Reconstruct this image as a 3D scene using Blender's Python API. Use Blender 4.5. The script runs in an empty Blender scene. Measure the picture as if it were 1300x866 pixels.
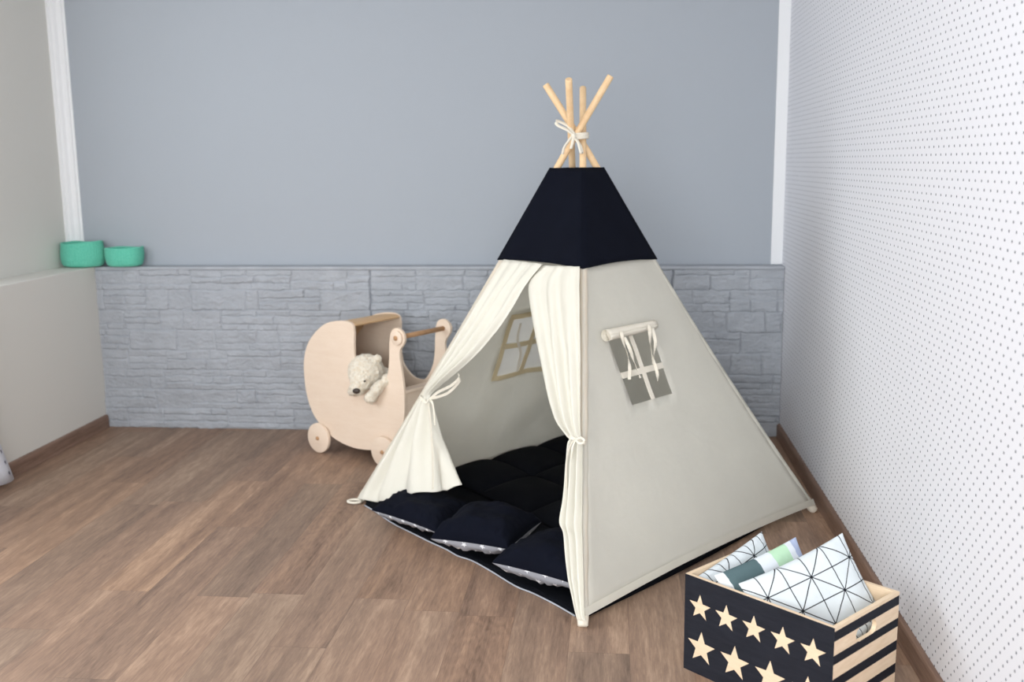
import bpy, math, random
import numpy as np
from mathutils import Vector, Matrix, geometry, noise as mnoise
random.seed(4)
PI = math.pi
SC = bpy.context.scene
COL = SC.collection

# ------------------------------------------------------------------ camera
F_PX, YAW, PITCH, ROLL = 1288.16, -0.0999, 0.1738, -0.0113
CAM = np.array([2.9437, -5.5186, 1.5])

def cam_axes():
    f = np.array([math.sin(YAW) * math.cos(PITCH), math.cos(YAW) * math.cos(PITCH), -math.sin(PITCH)])
    r = np.array([math.cos(YAW), -math.sin(YAW), 0.0])
    u = np.cross(r, f)
    c, s = math.cos(ROLL), math.sin(ROLL)
    return c * r + s * u, c * u - s * r, f

AR, AU, AF = cam_axes()
cd = bpy.data.cameras.new('camera')
cd.sensor_width = 36.0
cd.lens = F_PX / 1300 * 36
cd.clip_start = 0.05
cd.dof.use_dof = True
cd.dof.focus_distance = 3.3
cd.dof.aperture_fstop = 2.6
cam = bpy.data.objects.new('camera', cd)
COL.objects.link(cam)
M4 = Matrix(((AR[0], AU[0], -AF[0], CAM[0]), (AR[1], AU[1], -AF[1], CAM[1]), (AR[2], AU[2], -AF[2], CAM[2]), (0, 0, 0, 1)))
cam.matrix_world = M4
SC.camera = cam

# ------------------------------------------------------------------ view, world, lights
SC.view_settings.view_transform = 'Standard'
SC.view_settings.look = 'None'
SC.view_settings.gamma = 1.0
SC.view_settings.use_curve_mapping = False
SC.view_settings.exposure = -0.37
SC.render.film_transparent = False

world = bpy.data.worlds.new('world')
SC.world = world
world.use_nodes = True
bg = world.node_tree.nodes['Background']
bg.inputs[0].default_value = (0.85, 0.92, 1.0, 1)
bg.inputs[1].default_value = 1.0

W, HL, BB, D1, D2 = 3.8602, 0.9415, 0.0772, 0.1056, 0.1908
CEIL = 2.75
YF = -6.9
WIN1 = (-3.7, -1.3, HL + 0.05, 2.45)      # left wall window  y0 y1 z0 z1
ADDED_WIN = (.9, 3.75, 0.75, 2.45)             # added window for fill light, unseen behind the camera x0 x1 z0 z1

def area(name, loc, rot, sx, sy, power, color):
    l = bpy.data.lights.new(name, 'AREA')
    l.shape = 'RECTANGLE'; l.size = sx; l.size_y = sy; l.energy = power; l.color = color
    o = bpy.data.objects.new(name, l)
    o.location = loc; o.rotation_euler = rot
    COL.objects.link(o)
    return o

area('window_daylight_left', (-D2 - 0.03, (WIN1[0] + WIN1[1]) / 2, (WIN1[2] + WIN1[3]) / 2), (0, -PI / 2, 0), WIN1[3] - WIN1[2] - 0.1, WIN1[1] - WIN1[0] - 0.1, 64, (0.93, 0.97, 1.0))
area('added_fill_front', ((ADDED_WIN[0] + ADDED_WIN[1]) / 2, YF + 0.03, (ADDED_WIN[2] + ADDED_WIN[3]) / 2), (PI / 2, 0, 0), ADDED_WIN[1] - ADDED_WIN[0] - 0.1, ADDED_WIN[3] - ADDED_WIN[2] - 0.1, 200, (0.95, 0.98, 1.0))  # general fill, added in an unseen opening behind the camera

# ------------------------------------------------------------------ measuring helpers (picture point -> point on a real plane)
def ray(x, y):
    return AR * ((x - 650) / F_PX) - AU * ((y - 433) / F_PX) + AF
def onp(px, P0, n):
    d = ray(*px); n = np.asarray(n, float)
    return CAM + d * (float((np.asarray(P0) - CAM) @ n) / float(d @ n))
def onz(x, y, z=0.0): return onp((x, y), (0, 0, z), (0, 0, 1))
def ony(x, y, Y): return onp((x, y), (0, Y, 0), (0, 1, 0))
def onx(x, y, X): return onp((x, y), (X, 0, 0), (1, 0, 0))
def unit(v):
    v = np.asarray(v, float); return v / np.linalg.norm(v)

# ------------------------------------------------------------------ object helpers
def mesh_obj(name, verts, faces, mats, parent=None, smooth=False, mi=None, uv=None):
    me = bpy.data.meshes.new(name)
    me.from_pydata([tuple(map(float, v)) for v in verts], [], [tuple(f) for f in faces])
    if not isinstance(mats, (list, tuple)): mats = [mats]
    for m in mats: me.materials.append(m)
    if mi is not None: me.polygons.foreach_set('material_index', mi)
    if smooth: me.polygons.foreach_set('use_smooth', [True] * len(me.polygons))
    if uv is not None:
        l = me.uv_layers.new(name='UVMap')
        vi = np.empty(len(me.loops), dtype=np.int32); me.loops.foreach_get('vertex_index', vi)
        l.data.foreach_set('uv', np.asarray(uv, dtype=np.float32)[vi].ravel())
    me.update()
    o = bpy.data.objects.new(name, me)
    COL.objects.link(o)
    if parent is not None: o.parent = parent
    return o

def set_parent_keep(o, parent):
    """mesh data are in world space: move them into the parent's frame"""
    bpy.context.view_layer.update()
    o.data.transform(parent.matrix_world.inverted())
    o.parent = parent

def empty(name, loc=(0, 0, 0), rz=0.0):
    o = bpy.data.objects.new(name, None)
    o.empty_display_size = 0.05
    o.location = loc; o.rotation_euler = (0, 0, rz)
    COL.objects.link(o)
    return o

def tag(o, label=None, cat=None, group=None, kind=None):
    if label: o['label'] = label
    if cat: o['category'] = cat
    if group: o['group'] = group
    if kind: o['kind'] = kind
    return o

class MB:
    def __init__(s): s.v = []; s.f = []; s.m = []; s.uv = []
    def add(s, v, f, m=0):
        b = len(s.v); s.v += [tuple(map(float, p)) for p in v]; s.f += [tuple(i + b for i in q) for q in f]; s.m += [m] * len(f)
    def box(s, a, b, m=0):
        (x0, y0, z0), (x1, y1, z1) = a, b
        s.add([(x0, y0, z0), (x1, y0, z0), (x1, y1, z0), (x0, y1, z0), (x0, y0, z1), (x1, y0, z1), (x1, y1, z1), (x0, y1, z1)],
              [(0, 3, 2, 1), (4, 5, 6, 7), (0, 1, 5, 4), (1, 2, 6, 5), (2, 3, 7, 6), (3, 0, 4, 7)], m)
    def tube(s, pts, r, n=14, m=0, cap=True):
        pts = [np.asarray(p, float) for p in pts]
        rr = r if isinstance(r, (list, tuple)) else [r] * len(pts)
        t0 = unit(pts[1] - pts[0]); up = np.array([0, 0, 1.0]) if abs(t0[2]) < .9 else np.array([1.0, 0, 0])
        a = unit(np.cross(t0, up)); vs = []
        for i, p in enumerate(pts):
            t = unit(pts[min(i + 1, len(pts) - 1)] - pts[max(i - 1, 0)])
            a = unit(a - t * (a @ t)); b = np.cross(t, a)
            for k in range(n):
                w = 2 * PI * k / n
                vs.append(p + rr[i] * (math.cos(w) * a + math.sin(w) * b))
        fs = []
        for i in range(len(pts) - 1):
            for k in range(n):
                k2 = (k + 1) % n
                fs.append((i * n + k, i * n + k2, (i + 1) * n + k2, (i + 1) * n + k))
        if cap:
            fs.append(tuple(range(n - 1, -1, -1))); fs.append(tuple((len(pts) - 1) * n + k for k in range(n)))
        s.add(vs, fs, m)
    def ribbon(s, pts, wd, width, th=0.0012, m=0):
        """flat tape along pts; wd = width direction (vector or list of vectors)"""
        pts = [np.asarray(p, float) for p in pts]; N = len(pts); vs = []
        for i, p in enumerate(pts):
            w = np.asarray(wd[i] if isinstance(wd, list) else wd, float)
            t = unit(pts[min(i + 1, N - 1)] - pts[max(i - 1, 0)])
            w = unit(w - t * (w @ t)); nn = np.cross(t, w)
            for a, b in ((-1, -1), (1, -1), (1, 1), (-1, 1)):
                vs.append(p + w * width * .5 * a + nn * th * .5 * b)
        fs = []
        for i in range(N - 1):
            for k in range(4):
                k2 = (k + 1) % 4
                fs.append((i * 4 + k, i * 4 + k2, i * 4 + 4 + k2, i * 4 + 4 + k))
        fs.append((3, 2, 1, 0)); fs.append(tuple((N - 1) * 4 + k for k in range(4)))
        s.add(vs, fs, m)
    def build(s, name, mats, parent=None, smooth=False, bevel=0, seg=2, angle=None):
        o = mesh_obj(name, s.v, s.f, mats, parent, smooth, s.m)
        if bevel:
            b = o.modifiers.new('bevel', 'BEVEL'); b.width = bevel; b.segments = seg; b.limit_method = 'ANGLE'; b.angle_limit = math.radians(35)
            b.harden_normals = False
        return o

def spline(pts, n=8):
    """Catmull-Rom through points"""
    P = [np.asarray(p, float) for p in pts]
    P = [2 * P[0] - P[1]] + P + [2 * P[-1] - P[-2]]
    out = []
    for i in range(1, len(P) - 2):
        for k in range(n):
            t = k / n
            out.append(.5 * ((2 * P[i]) + (-P[i - 1] + P[i + 1]) * t + (2 * P[i - 1] - 5 * P[i] + 4 * P[i + 1] - P[i + 2]) * t * t + (-P[i - 1] + 3 * P[i] - 3 * P[i + 1] + P[i + 2]) * t ** 3))
    out.append(P[-2])
    return out

def fn(p, f=1.0, o=0.0):
    return mnoise.noise(Vector((float(p[0]) * f + o, float(p[1]) * f - o, float(p[2]) * f + 2 * o)))

# ------------------------------------------------------------------ materials
def srgb(r, g, b):
    def c(x):
        x /= 255.0
        return x / 12.92 if x <= 0.04045 else ((x + 0.055) / 1.055) ** 2.4
    return (c(r), c(g), c(b), 1)

class NT:
    def __init__(s, name, color=(0.8, 0.8, 0.8, 1), rough=0.6, spec=0.3):
        s.m = bpy.data.materials.new(name); s.m.use_nodes = True
        s.t = s.m.node_tree; s.b = s.t.nodes['Principled BSDF']
        s.b.inputs['Base Color'].default_value = color
        s.b.inputs['Roughness'].default_value = rough
        s.b.inputs['Specular IOR Level'].default_value = spec
        s.b.inputs['IOR'].default_value = 1.45
    def n(s, typ, **kw):
        nd = s.t.nodes.new(typ)
        for k, v in kw.items(): setattr(nd, k, v)
        return nd
    def l(s, a, b): s.t.links.new(a, b)
    def math(s, op, a, b=None, c=None):
        nd = s.n('ShaderNodeMath', operation=op)
        for i, x in enumerate((a, b, c)):
            if x is None: continue
            if isinstance(x, (int, float)): nd.inputs[i].default_value = x
            else: s.l(x, nd.inputs[i])
        return nd.outputs[0]
    def coord(s, kind='Object'): return s.n('ShaderNodeTexCoord').outputs[kind]
    def mapping(s, vec, scale=(1, 1, 1), rot=(0, 0, 0), loc=(0, 0, 0)):
        nd = s.n('ShaderNodeMapping'); nd.inputs['Scale'].default_value = scale; nd.inputs['Rotation'].default_value = rot; nd.inputs['Location'].default_value = loc
        s.l(vec, nd.inputs['Vector']); return nd.outputs[0]
    def noise(s, vec, scale=5, detail=3, rough=.5, dist=0):
        nd = s.n('ShaderNodeTexNoise'); nd.inputs['Scale'].default_value = scale; nd.inputs['Detail'].default_value = detail
        nd.inputs['Roughness'].default_value = rough; nd.inputs['Distortion'].default_value = dist
        s.l(vec, nd.inputs['Vector']); return nd.outputs['Fac']
    def ramp(s, fac, stops):
        nd = s.n('ShaderNodeValToRGB'); e = nd.color_ramp.elements
        while len(e) > 1: e.remove(e[0])
        e[0].position = stops[0][0]; e[0].color = stops[0][1]
        for p, c in stops[1:]:
            q = e.new(p); q.color = c
        s.l(fac, nd.inputs[0]); return nd.outputs[0]
    def mix(s, fac, a, b, mode='MIX'):
        nd = s.n('ShaderNodeMix', data_type='RGBA', blend_type=mode)
        for sock, x in ((nd.inputs[0], fac), (nd.inputs[6], a), (nd.inputs[7], b)):
            if isinstance(x, (int, float)): sock.default_value = x
            elif isinstance(x, tuple): sock.default_value = x
            else: s.l(x, sock)
        return nd.outputs[2]
    def bump(s, h, strength=.3, dist=.01):
        nd = s.n('ShaderNodeBump'); nd.inputs['Strength'].default_value = strength; nd.inputs['Distance'].default_value = dist
        s.l(h, nd.inputs['Height']); s.l(nd.outputs[0], s.b.inputs['Normal']); return nd
    def base(s, c): s.l(c, s.b.inputs['Base Color'])
    def sep(s, vec):
        nd = s.n('ShaderNodeSeparateXYZ'); s.l(vec, nd.inputs[0]); return nd.outputs
    def comb(s, x, y, z):
        nd = s.n('ShaderNodeCombineXYZ')
        for i, a in enumerate((x, y, z)):
            if isinstance(a, (int, float)): nd.inputs[i].default_value = a
            else: s.l(a, nd.inputs[i])
        return nd.outputs[0]

def mat_paint(name, col, rough=.7, bump=.08, scale=220):
    k = NT(name, col, rough, .25)
    k.bump(k.noise(k.coord(), scale, 2), bump, .002)
    return k.m

def mat_fabric(name, col, trans=0.0, rough=.9, var=.06, weave=900, sheen=0.0, bump=.15, wrinkle=0.0):
    k = NT(name, col, rough, .12)
    c = k.coord()
    nv = k.noise(c, 7, 4, .6)
    dark = tuple(x * (1 - var) for x in col[:3]) + (1,); light = tuple(min(1, x * (1 + var)) for x in col[:3]) + (1,)
    cc = k.ramp(nv, [(.3, dark), (.7, light)])
    k.base(cc)
    w = k.n('ShaderNodeTexVoronoi'); w.inputs['Scale'].default_value = weave; k.l(c, w.inputs['Vector'])
    h = w.outputs['Distance']
    if wrinkle:
        h = k.math('ADD', k.math('MULTIPLY', h, .05), k.math('MULTIPLY', k.noise(c, 16, 5, .55, .7), wrinkle))
        k.bump(h, bump, .02)
    else:
        k.bump(h, bump, .001)
    if sheen: k.b.inputs['Sheen Weight'].default_value = sheen
    if trans:
        tr = k.n('ShaderNodeBsdfTranslucent'); k.l(cc, tr.inputs[0])
        mx = k.n('ShaderNodeMixShader'); mx.inputs[0].default_value = trans
        out = k.t.nodes['Material Output']
        k.l(k.b.outputs[0], mx.inputs[1]); k.l(tr.outputs[0], mx.inputs[2]); k.l(mx.outputs[0], out.inputs[0])
    return k.m

def mat_wood(name, c1, c2, scale=(1, 1, 1), rough=.55, freq=30, coord='Object', spec=.25):
    k = NT(name, c1, rough, spec)
    v = k.mapping(k.coord(coord), scale)
    g = k.noise(v, freq, 5, .6, .4)
    g2 = k.noise(v, freq * 5, 3, .6)
    f = k.math('ADD', k.math('MULTIPLY', g, .7), k.math('MULTIPLY', g2, .3))
    k.base(k.ramp(f, [(.3, c1), (.7, c2)]))
    k.bump(g2, .05, .002)
    return k.m

# --- floor: long laminate planks along Y
def mat_floor():
    k = NT('floor_laminate', rough=.5, spec=.35)
    x, y, z = k.sep(k.coord())
    PW, PL = .19, 1.28
    xs = k.math('DIVIDE', k.math('ADD', x, .037), PW)
    col = k.math('FLOOR', xs); fx = k.math('FRACT', xs)
    wn = k.n('ShaderNodeTexWhiteNoise', noise_dimensions='1D'); k.l(col, wn.inputs['W'])
    ys = k.math('ADD', k.math('DIVIDE', y, PL), k.math('MULTIPLY', wn.outputs['Value'], 7.3))
    row = k.math('FLOOR', ys); fy = k.math('FRACT', ys)
    w2 = k.n('ShaderNodeTexWhiteNoise', noise_dimensions='2D'); k.l(k.comb(col, row, 0), w2.inputs['Vector'])
    pid = w2.outputs['Value']
    off = k.math('MULTIPLY', pid, 37.0)
    gv = k.comb(k.math('ADD', x, off), k.math('ADD', k.math('MULTIPLY', y, .085), off), 0)
    n1 = k.noise(gv, 11, 6, .58, .55)           # broad streaks
    n2 = k.noise(gv, 105, 5, .75, .3)             # fine grain
    fine = k.comb(k.math('MULTIPLY', x, 1.0), k.math('MULTIPLY', y, .05), off)
    n3 = k.noise(fine, 420, 3, .6)
    # cathedral figure
    wv = k.n('ShaderNodeTexWave', wave_type='RINGS', rings_direction='SPHERICAL')
    wv.inputs['Scale'].default_value = 3.2; wv.inputs['Distortion'].default_value = 9.0; wv.inputs['Detail'].default_value = 3; wv.inputs['Detail Scale'].default_value = 1.4
    cv = k.comb(k.math('MULTIPLY', k.math('SUBTRACT', fx, k.math('ADD', .25, k.math('MULTIPLY', pid, .5))), 1.3), k.math('MULTIPLY', k.math('SUBTRACT', fy, pid), 2.0), off)
    k.l(cv, wv.inputs['Vector'])
    f = k.math('ADD', k.math('MULTIPLY', n1, .52), k.math('MULTIPLY', n2, .40))
    f = k.math('ADD', f, k.math('MULTIPLY', wv.outputs['Fac'], .045))
    f = k.math('ADD', f, k.math('MULTIPLY', n3, .13))
    f = k.math('ADD', f, k.math('MULTIPLY', k.math('SUBTRACT', pid, .5), .10))
    c = k.ramp(f, [(.33, srgb(96, 80, 70)), (.46, srgb(134, 115, 102)), (.59, srgb(158, 136, 119)), (.74, srgb(192, 169, 148))])
    w3 = k.n('ShaderNodeTexWhiteNoise', noise_dimensions='2D'); k.l(k.comb(row, col, 0), w3.inputs['Vector'])
    tint = k.ramp(k.math('ADD', k.math('MULTIPLY', w3.outputs['Value'], .55), k.math('MULTIPLY', k.noise(gv, 5, 2), .45)), [(.25, srgb(170, 161, 154)), (.5, srgb(190, 174, 164)), (.8, srgb(204, 180, 158))])
    c = k.mix(.55, c, k.mix(1.0, c, k.mix(1.0, tint, (1.75, 1.75, 1.75, 1), 'MULTIPLY'), 'MULTIPLY'))
    ex = k.math('MULTIPLY', k.math('MINIMUM', fx, k.math('SUBTRACT', 1, fx)), PW)
    ey = k.math('MULTIPLY', k.math('MINIMUM', fy, k.math('SUBTRACT', 1, fy)), PL)
    e = k.math('MINIMUM', ex, ey)
    seam = k.math('LESS_THAN', e, .0011)
    c = k.mix(k.math('MULTIPLY', seam, .28), c, srgb(70, 52, 44))
    k.base(c)
    k.bump(k.math('SUBTRACT', k.math('MULTIPLY', n3, .3), seam), .12, .002)
    return k.m

# --- wallpaper with small grey dots in a diamond lattice (on the x = const wall)
def mat_dots():
    k = NT('dotted_wallpaper', srgb(236, 237, 241), .75, .2)
    x, y, z = k.sep(k.coord())
    S = .0447
    def lat(o):
        a = k.math('SUBTRACT', k.math('FRACT', k.math('ADD', k.math('DIVIDE', y, S), o)), .5)
        b = k.math('SUBTRACT', k.math('FRACT', k.math('ADD', k.math('DIVIDE', z, S), o)), .5)
        return k.math('SQRT', k.math('ADD', k.math('MULTIPLY', a, a), k.math('MULTIPLY', b, b)))
    d = k.math('MINIMUM', lat(.23), lat(.73))
    f = k.ramp(d, [(.065, (1, 1, 1, 1)), (.095, (0, 0, 0, 1))])
    k.base(k.mix(f, srgb(233, 234, 240), srgb(74, 80, 94)))
    return k.m

# --- star lattice: returns mask socket (1 inside a five pointed star)
def star_mask(k, u, v, S, R, stagger=1.0):
    """u,v sockets in metres; staggered stars of radius R every S"""
    a = k.math('DIVIDE', u, S); b = k.math('DIVIDE', v, S * .5)
    rowi = k.math('FLOOR', b)
    a = k.math('ADD', a, k.math('MULTIPLY', k.math('FRACT', k.math('MULTIPLY', rowi, .5)), stagger))
    px = k.math('MULTIPLY', k.math('SUBTRACT', k.math('FRACT', a), .5), S)
    py = k.math('MULTIPLY', k.math('SUBTRACT', k.math('FRACT', b), .5), S * .5)
    r = k.math('SQRT', k.math('ADD', k.math('MULTIPLY', px, px), k.math('MULTIPLY', py, py)))
    th = k.math('ARCTAN2', px, py)
    seg = 2 * PI / 5
    tf = k.math('ABSOLUTE', k.math('SUBTRACT', k.math('FLOORED_MODULO', k.math('ADD', th, seg / 2), seg), seg / 2))
    X = k.math('MULTIPLY', r, k.math('COSINE', tf)); Y = k.math('MULTIPLY', r, k.math('SINE', tf))
    ri = R * .4; bx, by = ri * math.cos(PI / 5) - R, ri * math.sin(PI / 5)
    cr = k.math('SUBTRACT', k.math('MULTIPLY', Y, bx), k.math('MULTIPLY', k.math('SUBTRACT', X, R), by))
    return k.math('GREATER_THAN', cr, 0.0)

def mat_stars(name, basec, starc, S, R, stagger=1.0, coord='UV', trans=0):
    k = NT(name, basec, .9, .1)
    x, y, z = k.sep(k.coord(coord))
    m = star_mask(k, x, y, S, R, stagger)
    c = k.mix(m, basec, starc); k.base(c)
    k.bump(k.noise(k.coord(), 400, 2), .1, .002)
    if trans:
        tr = k.n('ShaderNodeBsdfTranslucent'); k.l(c, tr.inputs[0]); mx = k.n('ShaderNodeMixShader'); mx.inputs[0].default_value = trans
        k.l(k.b.outputs[0], mx.inputs[1]); k.l(tr.outputs[0], mx.inputs[2]); k.l(mx.outputs[0], k.t.nodes['Material Output'].inputs[0])
    return k.m

# --- white fabric with thin black union-jack lattice of lines (UV in metres)
def mat_lines(name, P, ox=0.0, oy=0.0):
    k = NT(name, srgb(226, 232, 236), .85, .12)
    x, y, z = k.sep(k.coord('UV'))
    x = k.math('DIVIDE', k.math('ADD', x, ox), P); y = k.math('DIVIDE', k.math('ADD', y, oy), P)
    a = k.math('ADD', x, y); b = k.math('SUBTRACT', y, x)
    def ln(t, w):
        return k.math('MULTIPLY', k.math('ABSOLUTE', k.math('SUBTRACT', t, k.math('ROUND', t))), w)
    d = k.math('MINIMUM', k.math('MINIMUM', ln(a, .7071), ln(b, .7071)),
               k.math('MINIMUM', k.math('MULTIPLY', ln(k.math('MULTIPLY', x, 2.0), .5), 1.0), ln(k.math('MULTIPLY', y, 2.0), .5)))
    lw = .0012 / P
    f = k.ramp(d, [(lw, (1, 1, 1, 1)), (lw * 1.5, (0, 0, 0, 1))])
    # knots where the eight lines meet
    fx = k.math('SUBTRACT', x, k.math('ROUND', x)); fy = k.math('SUBTRACT', y, k.math('ROUND', y))
    rr = k.math('SQRT', k.math('ADD', k.math('MULTIPLY', fx, fx), k.math('MULTIPLY', fy, fy)))
    gx = k.math('SUBTRACT', k.math('ABSOLUTE', fx), .5); gy = k.math('SUBTRACT', k.math('ABSOLUTE', fy), .5)
    r2 = k.math('SQRT', k.math('ADD', k.math('MULTIPLY', gx, gx), k.math('MULTIPLY', gy, gy)))
    kn = k.math('LESS_THAN', k.math('MINIMUM', rr, r2), .0034 / P)
    k.base(k.mix(k.math('MAXIMUM', f, kn), srgb(212, 219, 223), srgb(28, 30, 36)))
    k.bump(k.noise(k.coord(), 30, 4), .25, .01)
    return k.m

def mat_patch():
    """linen cushion: patches across its length (U in metres)"""
    k = NT('patchwork_cotton', rough=.9, spec=.1)
    x, y, z = k.sep(k.coord('UV'))
    t = k.math('DIVIDE', x, .36)
    nd = k.n('ShaderNodeValToRGB'); e = nd.color_ramp.elements; nd.color_ramp.interpolation = 'CONSTANT'
    stops = [(0, srgb(222, 226, 228)), (.06, srgb(88, 108, 112)), (.38, srgb(222, 228, 234)), (.53, srgb(186, 222, 190)), (.71, srgb(224, 230, 238)), (.775, srgb(176, 188, 216))]
    e[0].position = 0; e[0].color = stops[0][1]; e[1].position = stops[1][0]; e[1].color = stops[1][1]
    for p, c in stops[2:]:
        q = e.new(p); q.color = c
    k.l(t, nd.inputs[0]); k.base(nd.outputs[0])
    k.bump(k.noise(k.coord(), 40, 4), .25, .01)
    return k.m

def mat_plush():
    k = NT('cream_plush', srgb(236, 222, 202), .95, .05)
    c = k.coord()
    n1 = k.noise(c, 90, 4, .7, .6)
    k.base(k.ramp(n1, [(.3, srgb(228, 208, 178)), (.58, srgb(252, 244, 228))]))
    k.bump(n1, .9, .012)
    k.b.inputs['Sheen Weight'].default_value = .3
    return k.m

def mat_stripes(zs, wood, black):
    k = NT('striped_plywood', rough=.6, spec=.2)
    x, y, z = k.sep(k.coord())
    m = None
    for a, b in zs:
        q = k.math('MULTIPLY', k.math('GREATER_THAN', z, a), k.math('LESS_THAN', z, b))
        m = q if m is None else k.math('MAXIMUM', m, q)
    v = k.mapping(k.coord(), (12, 12, 90))
    g = k.noise(v, 1.2, 5, .6)
    w = k.ramp(g, [(.3, wood[0]), (.7, wood[1])])
    bl = k.ramp(g, [(.3, black[0]), (.7, black[1])])
    k.base(k.mix(m, w, bl))
    return k.m

MT = {}
MT['wall_grey'] = mat_paint('grey_wall_paint', srgb(170, 176, 184), .65, .12, 320)
MT['wall_white'] = mat_paint('white_wall_paint', srgb(222, 220, 214), .7, .08)
MT['ceiling'] = mat_paint('ceiling_paint', srgb(240, 240, 238), .8, .03)
MT['trim'] = mat_paint('white_trim', srgb(240, 241, 243), .4, .02)
MT['stone'] = None
MT['floor'] = mat_floor()
MT['dots'] = mat_dots()
MT['base'] = mat_wood('baseboard_wood', srgb(112, 88, 76), srgb(150, 124, 108), (6, .5, 6), .5, 9)
MT['cotton'] = mat_fabric('cream_cotton', srgb(250, 248, 240), .53, .9, .015, 1500, 0, .55, .35)
MT['curtain'] = mat_fabric('cream_cotton_curtain', srgb(247, 244, 233), .26, .9, .015, 1500, 0, .5, .35)
MT['tape'] = mat_fabric('beige_tape', srgb(244, 232, 202), .42, .9, .04)
MT['tie'] = mat_fabric('cream_tape', srgb(240, 233, 218), .1, .9, .03)
MT['black'] = mat_fabric('black_cotton', srgb(13, 16, 27), 0, .95, .12, 1500, 0, .35, .3)
MT['mat'] = mat_fabric('black_mat_cotton', srgb(12, 14, 20), 0, .95, .15, 1500, 0, .4, .3)
MT['piping'] = mat_fabric('pale_piping', srgb(176, 180, 188), 0, .8, .1)
MT['greystar'] = mat_stars('grey_star_cotton', srgb(158, 160, 168), srgb(236, 238, 242), .075, .013)
MT['navystar'] = mat_stars('white_navy_star_cotton', srgb(234, 236, 244), srgb(36, 42, 82), .12, .015, 0.0, trans=.28)
MT['pole'] = mat_wood('beech_pole', srgb(226, 190, 146), srgb(240, 210, 170), (1, 1, 1), .45, 25)
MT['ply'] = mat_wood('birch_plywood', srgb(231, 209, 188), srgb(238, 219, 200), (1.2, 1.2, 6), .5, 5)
MT['ply_shaded'] = mat_wood('shaded_brown_dowel', srgb(176, 136, 100), srgb(196, 156, 118), (1, 1, 1), .5, 30)  # shade on the handle dowel put into its brown; axles share it
MT['pine'] = mat_wood('pine_board', srgb(226, 200, 168), srgb(238, 216, 188), (8, 8, 60), .6, 1.2)
MT['blackpaint'] = mat_wood('black_paint_on_wood', srgb(26, 28, 36), srgb(38, 41, 50), (8, 8, 60), .6, 1.2)
MT['green'] = None
MT['plush'] = mat_plush()
MT['nose'] = NT('dark_nose', srgb(62, 52, 46), .35, .5).m
MT['eye'] = NT('black_eye', srgb(20, 16, 14), .15, .6).m
MT['lines'] = mat_lines('line_pattern_cotton', .137, .0, .0)
MT['patch'] = mat_patch()
_k = NT('grey_stone_paint', srgb(178, 184, 194), .75, .2)
_c = _k.coord()
_k.base(_k.ramp(_k.noise(_c, 6, 5, .6), [(.3, srgb(164, 168, 175)), (.7, srgb(179, 183, 190))]))
_k.bump(_k.noise(_c, 130, 5, .65), .45, .004)
MT['stone'] = _k.m
_k = NT('mint_crochet', srgb(84, 186, 158), .95, .1)
_k.base(_k.ramp(_k.noise(_k.coord(), 220, 2), [(.3, srgb(90, 188, 162)), (.7, srgb(118, 208, 184))]))
_k.b.inputs['Sheen Weight'].default_value = .2
MT['green'] = _k.m

# ================================================================== THE ROOM
def structure(o): o['kind'] = 'structure'; return o

m = MB(); m.box((-.5, YF - .2, -.05), (W + .3, .5, 0)); structure(m.build('floor', MT['floor']))
m = MB(); m.box((-.5, YF - .2, CEIL), (W + .3, .5, CEIL + .05)); structure(m.build('ceiling', MT['ceiling']))
m = MB(); m.box((-.4, D1, 0), (W + .15, D1 + .12, CEIL)); structure(m.build('wall_back', MT['wall_grey']))
m = MB(); m.box((W, YF, 0), (W + .12, D1, CEIL)); structure(m.build('wall_right', MT['dots']))
# left wall: low wall with sill and the wall behind it with the window opening
m = MB()
y0, y1, z0, z1 = WIN1
m.box((-D2 - .15, y1, 0), (-D2, D1, CEIL)); m.box((-D2 - .15, YF, 0), (-D2, y0, CEIL))
m.box((-D2 - .15, y0, 0), (-D2, y1, z0)); m.box((-D2 - .15, y0, z1), (-D2, y1, CEIL))
structure(m.build('wall_left', MT['wall_white']))
m = MB(); m.box((-D2, YF, 0), (0, D1, HL)); structure(m.build('wall_left_low', MT['wall_white'], bevel=.004))
# wall behind the camera, opened for the added fill window
m = MB()
x0, x1, a0, a1 = ADDED_WIN
m.box((-D2 - .15, YF - .15, 0), (x0, YF, CEIL)); m.box((x1, YF - .15, 0), (W + .12, YF, CEIL))
m.box((x0, YF - .15, 0), (x1, YF, a0)); m.box((x0, YF - .15, a1), (x1, YF, CEIL))
structure(m.build('wall_front', MT['wall_white']))
# window frames: left wall, then the added fill window
m = MB(); X = -D2 - .10
for a, b in (((X, y0, z0), (X + .05, y1, z0 + .06)), ((X, y0, z1 - .06), (X + .05, y1, z1)), ((X, y0, z0 + .06), (X + .05, y0 + .06, z1 - .06)), ((X, y1 - .06, z0 + .06), (X + .05, y1, z1 - .06)), ((X, (y0 + y1) / 2 - .04, z0 + .06), (X + .05, (y0 + y1) / 2 + .04, z1 - .06))):
    m.box(a, b)
structure(m.build('window_1', MT['trim'], bevel=.003))
m = MB(); Y = YF - .12
for a, b in (((x0, Y, a0), (x1, Y + .05, a0 + .06)), ((x0, Y, a1 - .06), (x1, Y + .05, a1)), ((x0, Y, a0 + .06), (x0 + .06, Y + .05, a1 - .06)), ((x1 - .06, Y, a0 + .06), (x1, Y + .05, a1 - .06)), (((x0 + x1) / 2 - .04, Y, a0 + .06), ((x0 + x1) / 2 + .04, Y + .05, a1 - .06))):
    m.box(a, b)
structure(m.build('added_window', MT['trim'], bevel=.003))
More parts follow.
